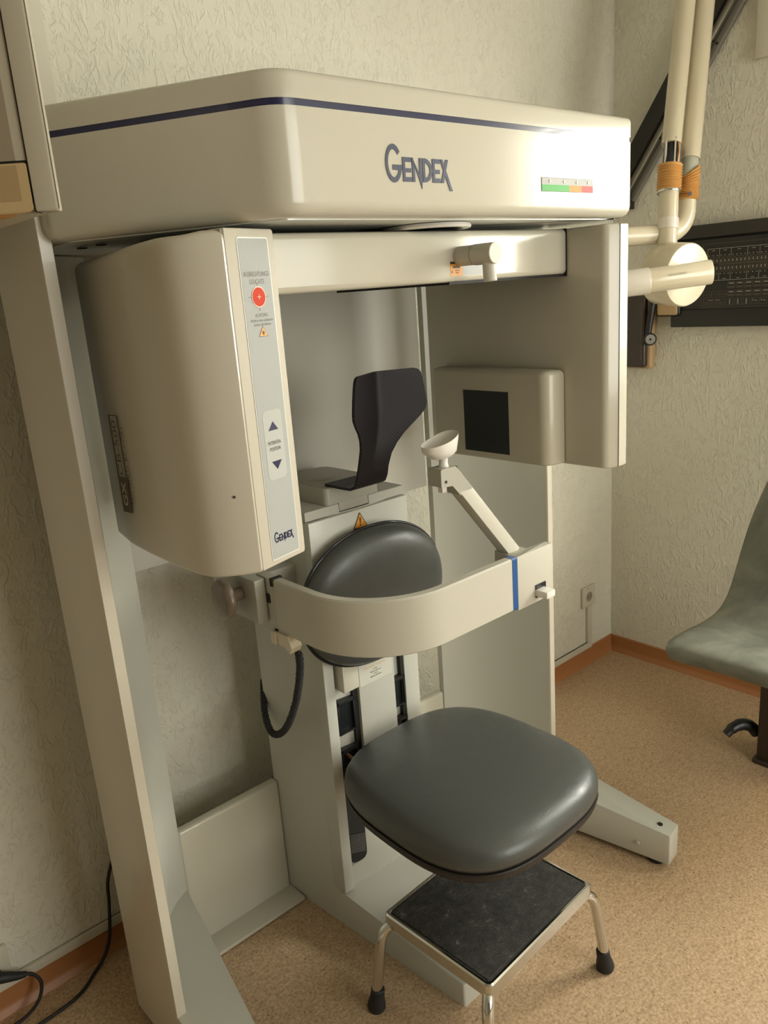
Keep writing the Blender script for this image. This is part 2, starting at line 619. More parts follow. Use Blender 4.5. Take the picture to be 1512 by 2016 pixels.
bm = bmesh.new()
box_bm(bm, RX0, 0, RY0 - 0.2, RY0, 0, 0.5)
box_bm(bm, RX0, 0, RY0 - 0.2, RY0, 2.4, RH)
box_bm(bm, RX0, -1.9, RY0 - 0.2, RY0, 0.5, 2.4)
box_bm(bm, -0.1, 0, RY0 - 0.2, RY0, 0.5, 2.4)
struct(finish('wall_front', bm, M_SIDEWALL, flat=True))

# windows: frame, pane, slats
def window(name, axis, a0, a1, z0, z1, depth, slats):
    """axis 'x': opening in the right wall (a along y); 'y': opening in the front wall (a along x)"""
    def P(a, d, z):
        return (d, a, z) if axis == 'x' else (a, RY0 - d, z)
    bm = bmesh.new()
    t = 0.05
    for (u0, u1, v0, v1) in ((a0, a1, z0, z0 + t), (a0, a1, z1 - t, z1), (a0, a0 + t, z0 + t, z1 - t), (a1 - t, a1, z0 + t, z1 - t)):
        A, B = P(u0, depth + 0.01, v0), P(u1, depth + 0.05, v1)
        box_bm(bm, A[0], B[0], A[1], B[1], A[2], B[2], 0.003)
    w = struct(finish(name, bm, M_FRAMEW))
    A, B = P(a0 + t, depth + 0.025, z0 + t), P(a1 - t, depth + 0.031, z1 - t)
    box('window_pane', A[0], B[0], A[1], B[1], A[2], B[2], M_GLASS, w, bev=0)
    A, B = P(a0, -0.03, z0 - 0.03), P(a1, depth, z0)
    box('window_sill', A[0], B[0], A[1], B[1], A[2], B[2], M_FRAMEW, w, bev=0.004)
    if slats:
        b = bmesh.new()
        L = a1 - a0 - 0.02
        box_bm(b, -0.019, 0.019, -L / 2, L / 2, -0.0008, 0.0008)
        me = bpy.data.meshes.new('slat')
        b.to_mesh(me)
        b.free()
        me.materials.append(M_BLIND)
        k = int((z1 - z0 - 0.04) / 0.046)
        for i in range(k):
            s = bpy.data.objects.new('slat', me)
            COL.objects.link(s)
            s.parent = w
            s.location = (0.06, (a0 + a1) / 2, z0 + 0.03 + 0.046 * i)
            s.rotation_euler = (0, math.radians(-38), 0)
    return w
window('window_1', 'x', WIN[0][0], WIN[0][1], WZ0, WZ1, 0.19, True)
window('added_fill_window', 'y', -1.9, -0.1, 0.5, 2.4, 0.19, False)  # unseen window, added as an opening for the front fill light

# skirting with a coved foot
def skirting(name, a, b, nrm):
    a, b, nv = Vector(a), Vector(b), Vector(nrm)
    prof = [(0, 0), (0.016, 0), (0.0145, 0.004), (0.0075, 0.012), (0.0045, 0.022), (0.004, 0.060), (0.002, 0.064), (0, 0.064)]
    bm = bmesh.new()
    rows = [[bm.verts.new(p + nv * d + Vector((0, 0, h))) for d, h in prof] for p in (a, b)]
    for i in range(len(prof)):
        j = (i + 1) % len(prof)
        bm.faces.new((rows[0][i], rows[0][j], rows[1][j], rows[1][i]))
    bm.faces.new(rows[0])
    bm.faces.new(list(reversed(rows[1])))
    return struct(finish(name, bm, M_BASE, ang=25))
skirting('baseboard_back', (RX0, 0, 0), (0, 0, 0), (0, -1, 0))
skirting('baseboard_right', (0, 0, 0), (0, RY0, 0), (-1, 0, 0))

# white cable trunking on the back wall
bm = bmesh.new()
box_bm(bm, -4.0, -0.146, -0.012, 0, 0.0645, 0.0865, 0.002)
box_bm(bm, -0.172, -0.146, -0.011, 0, 0.0865, 0.236, 0.002)
o = struct(finish('trim_1', bm, M_TRUNK))
o['label'] = 'thin white cable trunking above the brown skirting'
bm = bmesh.new()
box_bm(bm, -1.975, -1.9, -0.03, 0, 1.5, RH, 0.003)
o = struct(finish('trim_2', bm, M_TRUNK))
bm = bmesh.new()
box_bm(bm, -0.02, 0, -0.515, -0.475, 2.01, RH, 0.003)
o = struct(finish('trim_3', bm, M_TRUNK))

# ================================================================== THE SCANNER
S = thing('dental_scanner', 'large cream dental X-ray scanner with built-in seat standing against the plaster wall', 'scanner', (-1.525, -0.45, 0))
CX = -1.525
def mir(pts):
    return [(2 * CX - x, y) for x, y in pts]

# ---- top housing
HP = [(-2.112, -0.12), (-2.112, -0.445), (-1.925, -0.757), (-1.125, -0.757), (-0.938, -0.445), (-0.938, -0.12)]
hp = rpoly(HP, [0.0, 0.03, 0.055, 0.012, 0.03, 0.0], 6)
H = prism('top_housing', hp, 1.548, 1.679, M_CREAM, S, rb=0.020, seg=4)
cap = prism('housing_cap', hp, 1.6875, 1.722, M_CREAM, H, rt=0.010, seg=4)
prism('navy_stripe', inset(ccw(hp), 0.0015), 1.679, 1.6875, M_NAVY, H)
prism('underside_plate', inset(ccw(hp), 0.03), 1.5465, 1.5485, M_PLATE, H)
bm = lathe_bm([(0.062, 0), (0.074, 0), (0.076, -0.004), (0.074, -0.007), (0.062, -0.007), (0.062, 0)], (-1.555, -0.635, 1.5455), (0, 0, 1), 40)
finish('bearing_ring', bm, M_WHITE, H)
lathe('bearing_hole', [(0.062, 0), (0.062, -0.002)], (-1.555, -0.635, 1.5445), (0, 0, 1), M_GAP, H)
for (x, y) in ((-2.035, -0.36), (-2.03, -0.42), (-1.90, -0.36)):
    lathe('bolt_hole', [(0.008, 0), (0.008, -0.0015)], (x, y, 1.5445), (0, 0, 1), M_GAP, H, 12)
front = Plane((0, -0.757, 0), (1, 0, 0), (0, 0, 1))
fl = Plane((-1.751, -0.7573, 1.5945), (1, 0, 0), (0, 0, 1))
fl.shapes('logo_lettering', logo_polys(0.134), M_LOGO, H, 0.0006)
fp = Plane((-1.4, -0.757, 1.588), (1, 0, 0), (0, 0, 1))
fp.shape('indicator_strip', rect(0, 0, 0.149, 0.0225), M_GREYTEXT, H, 0.0006)
fp.shape('indicator_silver', rect(0.0008, 0.0112, 0.1482, 0.0217), M_SILVER, H, 0.0010)
fp.shape('indicator_green', rect(0.0008, 0.0008, 0.078, 0.0112), M_GREEN, H, 0.0010)
fp.shape('indicator_amber', rect(0.078, 0.0008, 0.114, 0.0112), M_AMBER, H, 0.0010)
fp.shape('indicator_red', rect(0.114, 0.0008, 0.1482, 0.0112), M_STRED, H, 0.0010)
for x in (0.022, 0.062, 0.099, 0.133):
    lathe('indicator_lamp', [(0.0026, 0), (0.0022, 0.0012), (0, 0.0018)], fp.xf(x, 0.0165, 0.001), (0, -1, 0), M_WHITE, H, 12)

# ---- side posts with curved inner covers, splayed feet
for side in (0, 1):
    f = (lambda p: p) if side == 0 else mir
    outer = [(-2.122, -0.21), (-2.122, -0.415), (-2.1205, -0.418), (-2.1025, -0.418), (-2.1005, -0.415), (-2.1005, -0.21)]
    post = prism('side_post', f(outer), 0.02, 1.60 if side == 0 else 1.547, M_SHELL if side == 0 else M_SHELL, S)
    inner = [(-2.0995, -0.412), (-2.088, -0.345), (-2.072, -0.285), (-2.05, -0.235), (-2.02, -0.195), (-1.985, -0.168), (-1.951, -0.152),
             (-1.951, -0.135), (-2.06, -0.135), (-2.0995, -0.20)]
    prism('inner_cover', f(inner), 0.06, 1.5435, M_POST, post, ang=25)
    foot = [(-1.951, -0.15), (-2.064, -0.801), (-2.119, -0.793), (-2.122, -0.21), (-2.06, -0.14)]
    zt = lambda x, y: 0.170 + (y + 0.15) * 0.106
    ft = prism('foot', rpoly(f(foot), [0, 0.004, 0.004, 0.01, 0], 3), 0.016, zt, M_POST, S, rb=0.002, rt=0.003, seg=2)
    xx = -2.085 if side == 0 else 2 * CX + 2.085
    lathe('levelling_pad', [(0.022, 0), (0.022, 0.012), (0.012, 0.014), (0.012, 0.018)], (xx, -0.755, 0.0), (0, 0, 1), M_RUBBER, ft, 20)
    lathe('bolt_hole', [(0.0065, 0.0), (0.0065, 0.003)], (xx, -0.762, zt(0, -0.762) - 0.0015), (0, -0.1, 1), M_GAP, ft, 14)
    if side == 1:
        lathe('screw_cap', [(0.006, 0), (0.005, 0.002), (0, 0.003)], (-1.002, -0.722, 0.05), (-1, -0.2, 0), M_POST, ft, 14)
    # low panel beside the column, with floor flange
    bm = bmesh.new()
    x0, x1 = (-1.9515, -1.681) if side == 0 else (2 * CX + 1.681, 2 * CX + 1.9515)
    box_bm(bm, x0, x1, -0.15, -0.125, 0.004, 0.316, 0.008, 3)
    box_bm(bm, x0, x1, -0.211, -0.140, 0.003, 0.012, 0.0015)
    finish('base_panel', bm, M_CREAM if side == 0 else M_CREAM, S)
    seam = f([(-1.9515, -0.151), (-1.948, -0.151), (-1.948, -0.14), (-1.9515, -0.14)])

bp = box('back_panel', -1.9485, -1.1035, -0.135, -0.12, 0.93, 1.545, M_GREY, S, 0.002)

# ---- centre column
colp = [(-1.682, -0.134), (-1.662, -0.338)] + [(-1.662 + 0.274 * t, -0.338 - 0.016 * math.sin(math.pi * t)) for t in [i / 14 for i in range(1, 14)]] + [(-1.388, -0.338), (-1.368, -0.134)]
C = prism('column', colp, 0.0, 1.004, M_COLUMN, S, ang=20)
base = [(-1.6625, -0.335), (-1.631, -0.702), (-1.419, -0.702), (-1.3875, -0.335)]
prism('column_foot', rpoly(base, [0, 0.006, 0.006, 0], 3), 0.0, lambda x, y: 0.093 + (y + 0.34) * 0.0975, M_COLUMN, S, rt=0.003, seg=2)
# raised cheeks left and right of the slide
box('column_cheek', -1.664, -1.636, -0.362, -0.30, 0.098, 0.6995, M_COLUMN, C, 0.004)
box('column_cheek', -1.432, -1.386, -0.362, -0.30, 0.098, 0.6995, M_COLUMN, C, 0.004)
# dark channel either side of the centre plate
box('slide_channel', -1.5875, -1.5725, -0.3575, -0.34, 0.40, 0.70, M_GAP, C, 0)
box('slide_channel', -1.4405, -1.4325, -0.3585, -0.34, 0.40, 0.70, M_GAP, C, 0)
def pocket(x0, x1, z0, z1, yf):
    bm = bmesh.new()
    t = 0.004
    box_bm(bm, x0, x1, yf, -0.335, z1 - t * 2.4, z1, 0.001)
    box_bm(bm, x0, x1, yf, -0.335, z0, z0 + t, 0.001)
    box_bm(bm, x0, x0 + t, yf, -0.335, z0, z1, 0.001)
    box_bm(bm, x1 - t, x1, yf, -0.335, z0, z1, 0.001)
    o = finish('slot_frame', bm, M_BLACK, C)
    box('slot_back', x0 + t, x1 - t, yf + 0.0085, yf + 0.010, z0 + t, z1 - t, M_SCREEN, o, 0)
pocket(-1.634, -1.586, 0.500, 0.582, -0.3605)
pocket(-1.634, -1.586, 0.352, 0.462, -0.3605)
pocket(-1.468, -1.434, 0.500, 0.575, -0.3625)
pocket(-1.468, -1.434, 0.400, 0.470, -0.3625)
# tall foot slot with ribbed belt
pl = Plane((-1.632, -0.3465, 0.155), (1, -0.12, 0), (0, 0, 1))
sl = pl.shape('belt_slot', rpoly([(0, 0), (0.046, 0), (0.046, 0.19), (0, 0.19)], [0.02, 0.02, 0.001, 0.001], 5), M_BLACK, C, 0.006)
bm = bmesh.new()
for i in range(12):
    z = 0.022 + i * 0.0042
    prism_bm(rect(0.003, z, 0.043 - max(0, 8 - i) * 0.0002, z + 0.0026), 0.006, 0.0085, bm=bm, xf=lambda x, y, zz: pl.xf(x, y + (0.012 * (1 - x / 0.04)), zz))
finish('ribbed_belt', bm, mat('belt_grey', (0.10, 0.10, 0.09), 0.6), C, flat=True)
# centre plate with load sticker
CPn = box('centre_plate', -1.574, -1.468, -0.366, -0.34, 0.43, 0.80, M_COLUMN, S, 0.002)
box('guide_block', -1.630, -1.586, -0.385, -0.345, 0.612, 0.70, M_CREAM, S, 0.004)
sp = Plane((-1.5715, -0.3662, 0.598), (1, 0, 0), (0, 0, 1))
sp.shape('load_sticker', rpoly(rect(0, 0, 0.097, 0.078), 0.004, 3), M_STICKER, CPn, 0.0006)
sp.shapes('warning_triangle', [tri(0.048, 0.048, 0.030, 0.028)], M_DKTEXT, CPn, 0.0004, 0.0006)
sp.shapes('warning_triangle', [tri(0.048, 0.0497, 0.0245, 0.0228)], M_ORANGE, CPn, 0.0004, 0.0009)
sp.text('sticker_text', 'Maximale Tragkraft', 0.048, 0.0365, 0.0045, M_ORTEXT, CPn, 0.062, 'CENTER', 0.0009)
for i, (s, w) in enumerate((('BITTE', 0.010), ('180 KG/400 LB', 0.031), ('NICHT', 0.013), ('ÜBERSCHREITEN', 0.034))):
    sp.text('sticker_text', s, 0.048, 0.0285 - i * 0.0058, 0.0033, M_DKTEXT, CPn, w, 'CENTER', 0.0009)
# top plates and warning sign under the headrest
lp = [(-1.664, -0.352), (-1.664, -0.14), (-1.388, -0.14), (-1.388, -0.352), (-1.492, -0.352), (-1.492, -0.30), (-1.575, -0.30), (-1.575, -0.352)]
prism('column_top_plate', lp, 1.004, 1.024, M_GREY, S, rt=0.003, seg=2)
wp = Plane((-1.529, -0.3625, 0.960), (1, 0, 0), (0, 0, 1))
fasc = box('column_fascia', -1.664, -1.3885, -0.362, -0.338, 0.70, 1.002, paint('fascia_pale_paint', (0.60, 0.60, 0.53), 0.35, 0.2, 0.05), S, 0.003)
wp.shapes('warning_triangle', [rpoly(tri(0, 0, 0.041, 0.036), 0.0015, 2)], M_DKTEXT, fasc, 0.0005)
wp.shapes('warning_triangle', [rpoly(tri(0, 0.0022, 0.0345, 0.0300), 0.001, 2)], M_ORANGE, fasc, 0.0004, 0.0004)
wp.shapes('warning_mark', [[(-0.0015, 0.011), (0.0015, 0.011), (0.0021, 0.0235), (-0.0021, 0.0235)], rpoly(rect(-0.0018, 0.0055, 0.0018, 0.0091), 0.0015, 3)], M_DKTEXT, fasc, 0.0003, 0.0008)

# ---- head block and carbon headrest
hb = prism('headrest_block', rpoly([(-1.607, -0.352), (-1.607, -0.165), (-1.462, -0.165), (-1.462, -0.352)], [0.012, 0.03, 0.03, 0.006], 4), 1.0245, 1.062, M_TAUPE, S, rt=0.004, seg=3)
bm = bmesh.new()
ov = [(-1.545 + 0.040 * math.cos(a) , -0.265 + 0.024 * math.sin(a)) for a in [2 * math.pi * k / 28 for k in range(28)]]
prism_bm(ov, 1.058, 1.0635, rt=0.003, seg=3, bm=bm)
finish('oval_pad', bm, M_TAUPE, hb)
box('headrest_rail', -1.574, -1.493, -0.352, -0.27, 1.006, 1.0245, M_TAUPE, S, 0.001)

def headrest():
    # spine profile (y, z) and half widths, fold depth (wings come forward)
    rows = []
    # (y, z, half width, wing depth, centre x)
    prof = [(-0.335, 1.0655, 0.041, 0, -1.552), (-0.385, 1.0655, 0.041, 0, -1.552), (-0.418, 1.0665, 0.041, 0, -1.552), (-0.433, 1.073, 0.041, 0, -1.552), (-0.440, 1.086, 0.041, 0, -1.552),
            (-0.442, 1.105, 0.040, 0.002, -1.550), (-0.443, 1.13, 0.042, 0.006, -1.545), (-0.443, 1.15, 0.048, 0.012, -1.539), (-0.443, 1.168, 0.058, 0.019, -1.534),
            (-0.443, 1.185, 0.072, 0.028, -1.530), (-0.443, 1.200, 0.086, 0.036, -1.528), (-0.443, 1.212, 0.0945, 0.041, -1.527), (-0.443, 1.224, 0.097, 0.043, -1.5265),
            (-0.443, 1.25, 0.0935, 0.042, -1.526), (-0.443, 1.275, 0.089, 0.041, -1.5255), (-0.443, 1.286, 0.086, 0.040, -1.525), (-0.443, 1.292, 0.081, 0.037, -1.525), (-0.443, 1.295, 0.073, 0.033, -1.525)]
    bm = bmesh.new()
    K = 24
    T = 0.0055
    grid = []
    for y, z, hw, fd, HX in prof:
        row = []
        for i in range(K + 1):
            u = -1 + 2 * i / K
            yy = y - fd * (math.sqrt(u * u + 0.0015) - 0.0387)
            row.append(Vector((HX + hw * u, yy, z)))
        grid.append(row)
    def nrm(r, c):
        a = grid[min(r + 1, len(grid) - 1)][c] - grid[max(r - 1, 0)][c]
        b = grid[r][min(c + 1, K)] - grid[r][max(c - 1, 0)]
        return b.cross(a).normalized()
    F = [[bm.verts.new(grid[r][c] + nrm(r, c) * T / 2) for c in range(K + 1)] for r in range(len(grid))]
    B = [[bm.verts.new(grid[r][c] - nrm(r, c) * T / 2) for c in range(K + 1)] for r in range(len(grid))]
    R_ = len(grid)
    for r in range(R_ - 1):
        for c in range(K):
            bm.faces.new((F[r][c], F[r][c + 1], F[r + 1][c + 1], F[r + 1][c]))
            bm.faces.new((B[r][c], B[r + 1][c], B[r + 1][c + 1], B[r][c + 1]))
        bm.faces.new((F[r][0], F[r + 1][0], B[r + 1][0], B[r][0]))
        bm.faces.new((F[r][K], B[r][K], B[r + 1][K], F[r + 1][K]))
    for c in range(K):
        bm.faces.new((F[0][c], B[0][c], B[0][c + 1], F[0][c + 1]))
        bm.faces.new((F[-1][c], F[-1][c + 1], B[-1][c + 1], B[-1][c]))
    return finish('headrest', bm, M_CARBON, S, ang=50)
headrest()

# ---- round back cushion
def superell(a, b, nexp, k=64):
    out = []
    for i in range(k):
        t = 2 * math.pi * i / k
        c, s = math.cos(t), math.sin(t)
        out.append((a * math.copysign(abs(c) ** (2 / nexp), c), b * math.copysign(abs(s) ** (2 / nexp), s)))
    return out

def pad(name, outline, prof, xf, m, parent, ang=60):
    """prof: (scale, height) rings; closed with a centre vertex both ends"""
    bm = bmesh.new()
    rows = [[bm.verts.new(xf(x * s, y * s, h)) for x, y in outline] for s, h in prof]
    k = len(outline)
    for A, B in zip(rows, rows[1:]):
        for i in range(k):
            bm.faces.new((A[i], A[(i + 1) % k], B[(i + 1) % k], B[i]))
    c0 = bm.verts.new(xf(0, 0, prof[0][1]))
    c1 = bm.verts.new(xf(0, 0, prof[-1][1] + 0.0005))
    for i in range(k):
        bm.faces.new((rows[0][(i + 1) % k], rows[0][i], c0))
        bm.faces.new((rows[-1][i], rows[-1][(i + 1) % k], c1))
    return finish(name, bm, m, parent, ang)

BC = Vector((-1.525, -0.372, 0.815))
bx = lambda x, y, h: BC + Vector((x, -h, y))
back = pad('back_cushion', superell(0.199, 0.153, 2.1), [(0.90, 0.0), (0.985, 0.006), (1.0, 0.016), (0.985, 0.027), (0.955, 0.036), (0.90, 0.0445), (0.80, 0.0515), (0.65, 0.056), (0.45, 0.0585), (0.22, 0.0595), (0.05, 0.060)], bx, M_VINYL, S)
ring = [bx(x * 1.005, y * 1.005, 0.017) for x, y in superell(0.199, 0.153, 2.1)]
ring.append(ring[0])
sweep('piping', ring, 0.0032, M_BLACK, back, 8)
prism('cushion_plate', superell(0.17, 0.12, 2.2, 40), 0, 0.012, M_BLACK, S, xf=lambda x, y, z: BC + Vector((x, 0.012 - z, y)))

# ---- seat
SC = Vector((-1.5225, -0.636, -0.008))
so = superell(0.226, 0.238, 3.0, 72)
so = [(x * (1 - 0.14 * y), y) for x, y in so]
sx = lambda x, y, h: SC + Vector((x, y, h))
seat = pad('seat_cushion', so, [(0.955, 0.452), (0.985, 0.456), (0.9985, 0.464), (1.0, 0.474), (0.990, 0.485), (0.965, 0.495), (0.92, 0.503), (0.85, 0.509), (0.72, 0.514), (0.55, 0.517), (0.35, 0.5185), (0.12, 0.519)], sx, M_VINYL, S)
pan = pad('seat_pan', so, [(0.74, 0.420), (0.88, 0.422), (0.95, 0.428), (0.985, 0.437), (1.0, 0.4485), (0.993, 0.4525), (0.90, 0.4535)], sx, M_SEATPAN, S)
bm = bmesh.new()
box_bm(bm, -1.610, -1.445, -0.60, -0.362, 0.395, 0.428, 0.003)
box_bm(bm, -1.624, -1.594, -0.47, -0.372, 0.375, 0.438, 0.003)
box_bm(bm, -1.458, -1.434, -0.47, -0.372, 0.40, 0.438, 0.003)
br = finish('seat_bracket', bm, M_GREY, S)
for x in (-1.614, -1.452):
    lathe('copper_pin', [(0.004, 0), (0.004, 0.03)], (x, -0.375, 0.440), (0.05, 0.99, 0.02), M_COPPER, br, 10)

# ---- patient bar, an L-shaped band with rounded corner
def band(path, z0, z1, th, name, m, parent):
    bm = bmesh.new()
    P = [Vector((x, y, 0)) for x, y in path]
    sec = [(-th / 2, z0), (th / 2 - 0.002, z0), (th / 2, z0 + 0.002), (th / 2, z1 - 0.003), (th / 2 - 0.003, z1), (-th / 2 + 0.002, z1), (-th / 2, z1 - 0.002)]
    rows = []
    for i, p in enumerate(P):
        t = (P[min(i + 1, len(P) - 1)] - P[max(i - 1, 0)]).normalized()
        nn = Vector((t.y, -t.x, 0))
        rows.append([bm.verts.new(p + nn * d + Vector((0, 0, z))) for d, z in sec])
    k = len(sec)
    for A, B in zip(rows, rows[1:]):
        for i in range(k):
            bm.faces.new((A[i], A[(i + 1) % k], B[(i + 1) % k], B[i]))
    bm.faces.new(rows[0])
    bm.faces.new(list(reversed(rows[-1])))
    return finish(name, bm, m, parent, 30)
corner = []
bxl, byf, rr = -1.778, -0.682, 0.165
for i in range(19):
    a = math.pi + (math.pi / 2) * i / 18
    corner.append((bxl + rr + rr * math.cos(a), byf + rr + rr * math.sin(a)))
bar = band([(bxl, -0.40), (bxl, -0.46)] + corner + [(-1.55, byf), (-1.426, byf)], 0.820, 0.928, 0.020, 'patient_bar', M_BAND, S)
band([(-1.426, byf), (-1.4105, byf)], 0.8195, 0.9285, 0.021, 'blue_mark', M_BLUE, bar)
eb = [(-1.4105, byf - 0.010), (-1.298, byf - 0.010), (-1.298, byf + 0.008), (-1.355, byf + 0.012), (-1.352, -0.632), (-1.404, -0.628), (-1.4105, byf + 0.02)]
prism('bar_end_block', rpoly(eb, [0.001, 0.003, 0.003, 0.004, 0.003, 0.003, 0.003], 3), 0.815, 0.928, M_BAND, S, rb=0.002, rt=0.002, seg=2)
rl = box('release_lever', -1.357, -1.329, -0.722, -0.690, 0.829, 0.844, M_WHITE, S, 0.003, mtx=None)
box('release_slot', -1.356, -1.324, -0.6945, -0.690, 0.826, 0.853, M_BLACK, S, 0)
# hinge end of the bar and arm with clamp knob
hg = box('bar_hinge', -1.789, -1.767, -0.40, -0.345, 0.818, 0.930, M_GREY, S, 0.002)
box('hinge_pin', -1.7905, -1.766, -0.402, -0.394, 0.915, 0.931, M_GAP, hg, 0)
box('hinge_pin', -1.7905, -1.766, -0.402, -0.394, 0.817, 0.826, M_GAP, hg, 0)
arm = box('bar_arm', -1.815, -1.791, -0.378, -0.235, 0.838, 0.928, M_TAUPE, S, 0.003)
prism('arm_plate', rpoly([(-0.335, 0.836), (-0.335, 0.925), (-0.17, 0.925), (-0.17, 0.845)], [0.002, 0.01, 0.02, 0.035], 5), -1.789, -1.775, M_POST, S, xf=lambda a, b, c: Vector((c, a, b)))
box('arm_crossbar', -1.790, -1.66, -0.30, -0.20, 0.845, 0.905, M_GREY, S, 0.004)
box('arm_slot', -1.7915, -1.789, -0.388, -0.376, 0.878, 0.896, M_GAP, hg, 0)
kb = bmesh.new()
prof = [(0.013, 0.0), (0.013, 0.022), (0.016, 0.026), (0.036, 0.029), (0.0405, 0.034), (0.0405, 0.042), (0.036, 0.048), (0.012, 0.0505), (0, 0.051)]
lathe_bm(prof, (-1.815, -0.325, 0.892), (-1, 0.05, 0), 48, kb)
for v in kb.verts:
    d = Vector((0, v.co.y + 0.325, v.co.z - 0.892))
    if d.length > 0.022:
        a = math.atan2(d.z, d.y)
        k = 1 - 0.055 * (0.5 + 0.5 * math.cos(7 * a))
        v.co.y = -0.325 + d.y * k
        v.co.z = 0.892 + d.z * k
finish('clamp_knob', kb, M_KNOB, S, 50)
# hand switch hanging below the bar and its coiled lead
hs = prism('hand_switch', [(-0.395, 0.822), (-0.437, 0.822), (-0.449, 0.800), (-0.440, 0.786), (-0.425, 0.798), (-0.408, 0.795)], -1.793, -1.768, M_IVORY, S, xf=lambda a, b, c: Vector((c, a, b)))
box('switch_edge', -1.797, -1.792, -0.402, -0.386, 0.796, 0.822, M_IVORY, hs, 0.001)
cpath = spline([(-1.775, -0.440, 0.785), (-1.765, -0.430, 0.765), (-1.755, -0.410, 0.72), (-1.745, -0.370, 0.64), (-1.735, -0.31, 0.555), (-1.722, -0.245, 0.50), (-1.712, -0.195, 0.487), (-1.694, -0.150, 0.515), (-1.668, -0.118, 0.575)], 10)
helix = []
acc = 0.0
upv = Vector((1, 0, 0))
for i, pt in enumerate(cpath[:-1]):
    q = cpath[i + 1]
    t = (q - pt).normalized()
    u = (upv - t * upv.dot(t)).normalized()
    v = t.cross(u)
    L = (q - pt).length
    steps = max(2, int(L / 0.0008))
    for s in range(steps):
        ph = 2 * math.pi * acc / 0.0048
        rr_ = 0.0062 if i > 3 else 0.003
        helix.append(pt + (q - pt) * (s / steps) + (u * math.cos(ph) + v * math.sin(ph)) * rr_)
        acc += L / steps
sweep('coiled_lead', helix, 0.0026, M_RUBBER, S, 6, 80)
sweep('coil_core', cpath, 0.0042, M_RUBBER, S, 8, 80)

# ---- chin arm and cup
ca = Vector((-1.387, -0.652, 0.93))
cb = Vector((-1.520, -0.628, 1.108))
ax = (cb - ca).normalized()
sd = Vector((0.10, -0.99, 0)).normalized()
sd = (sd - ax * sd.dot(ax)).normalized()
nv = ax.cross(sd)
mt = Matrix(((sd.x, nv.x, ax.x, ca.x), (sd.y, nv.y, ax.y, ca.y), (sd.z, nv.z, ax.z, ca.z), (0, 0, 0, 1)))
L = (cb - ca).length
bm = bmesh.new()
box_bm(bm, -0.0125, 0.0125, -0.015, 0.015, -0.012, L - 0.004, 0.0015, mtx=mt)
chin = finish('chin_arm', bm, M_BAND, S)
prism('chin_clamp', rpoly([(-1.561, 1.128), (-1.561, 1.094), (-1.532, 1.092), (-1.512, 1.070), (-1.497, 1.066), (-1.478, 1.078), (-1.521, 1.127)], [0.004, 0.003, 0.003, 0.002, 0.003, 0.002, 0.002], 3), -0.645, -0.612, M_TAUPE, S, xf=lambda a, b, c: Vector((a, c, b)))
lathe('clamp_screw', [(0.0028, 0), (0.0028, 0.001)], (-1.549, -0.645, 1.103), (0, -1, 0), M_GAP, chin, 12)
lathe('release_pin', [(0.004, 0), (0.004, 0.010), (0.0025, 0.013), (0, 0.0135)], (-1.50, -0.622, 1.112), (0.75, 0.5, 0.35), M_CHROME, chin, 14)
CC = Vector((-1.536, -0.628, 0))
cup = bmesh.new()
lathe_bm([(0.0085, 1.124), (0.0098, 1.128), (0.0082, 1.134), (0.0085, 1.142), (0.011, 1.148)], (CC.x, CC.y, 0), (0, 0, 1), 20, cup)
outl = superell(0.038, 0.026, 2.3, 40)
rows = []
for s, h in [(0.30, 1.143), (0.62, 1.147), (0.88, 1.155), (1.0, 1.167), (1.03, 1.178), (0.97, 1.177), (0.85, 1.166), (0.55, 1.157), (0.15, 1.154)]:
    row = []
    for x, y in outl:
        lift = 0.0
        if h > 1.16:
            lift = 0.012 * max(0, x / 0.038) - 0.008 * max(0, -x / 0.038)
        row.append(cup.verts.new((CC.x - 0.006 + x * s, CC.y + y * s, h + lift)))
    rows.append(row)
for A, B in zip(rows, rows[1:]):
    for i in range(40):
        cup.faces.new((A[i], A[(i + 1) % 40], B[(i + 1) % 40], B[i]))
cup.faces.new(list(reversed(rows[0])))
cup.faces.new(rows[-1])
finish('chin_cup', cup, M_WHITE, S, 60)
box('chin_post', -1.548, -1.536, -0.634, -0.622, 1.080, 1.094, M_WHITE, S, 0.001)

# ---- rotating arm under the housing
ga = [(-1.93, -0.66), (-1.195, -0.66), (-1.195, -0.34), (-1.93, -0.34)]
GA = prism('gantry_beam', rpoly(ga, 0.003, 2), 1.4525, 1.537, M_CREAM, S, rb=0.010, rt=0.010, seg=4)
lathe('gantry_spigot', [(0.05, 0), (0.05, 0.012)], (CX, -0.5, 1.536), (0, 0, 1), M_PLATE, GA, 24)
box('beam_gap', -1.1985, -1.1955, -0.6612, -0.34, 1.4485, 1.5375, M_GAP, GA, 0)
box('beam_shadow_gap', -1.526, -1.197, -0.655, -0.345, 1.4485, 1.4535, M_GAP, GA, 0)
# laser pointer: cylinder along the beam with nozzle
lz = lathe('laser_pointer', [(0.0165, 0), (0.0175, 0.001), (0.0175, 0.048), (0.0165, 0.049), (0.0165, 0.051), (0.0175, 0.052), (0.0175, 0.060), (0, 0.060)][0:0] + [(0.0165, 0), (0.0165, 0.038), (0.0155, 0.0385), (0.0155, 0.040), (0.0172, 0.0405), (0.0172, 0.082), (0.0162, 0.083), (0, 0.083)], (-1.503, -0.655, 1.494), (0.04, -1, 0.0), M_BAND, S, 28)
lathe('laser_nozzle', [(0.011, 0), (0.0115, 0.032), (0.0095, 0.033)], (-1.4995, -0.722, 1.482), (0.03, -0.05, -1), M_BAND, lz, 20)
gp = Plane((-1.527, -0.66, 1.4625), (1, 0, 0), (0, 0, 1))
gp.shape('laser_label', rect(0, 0, 0.030, 0.0195), M_ORANGE, GA, 0.0004)
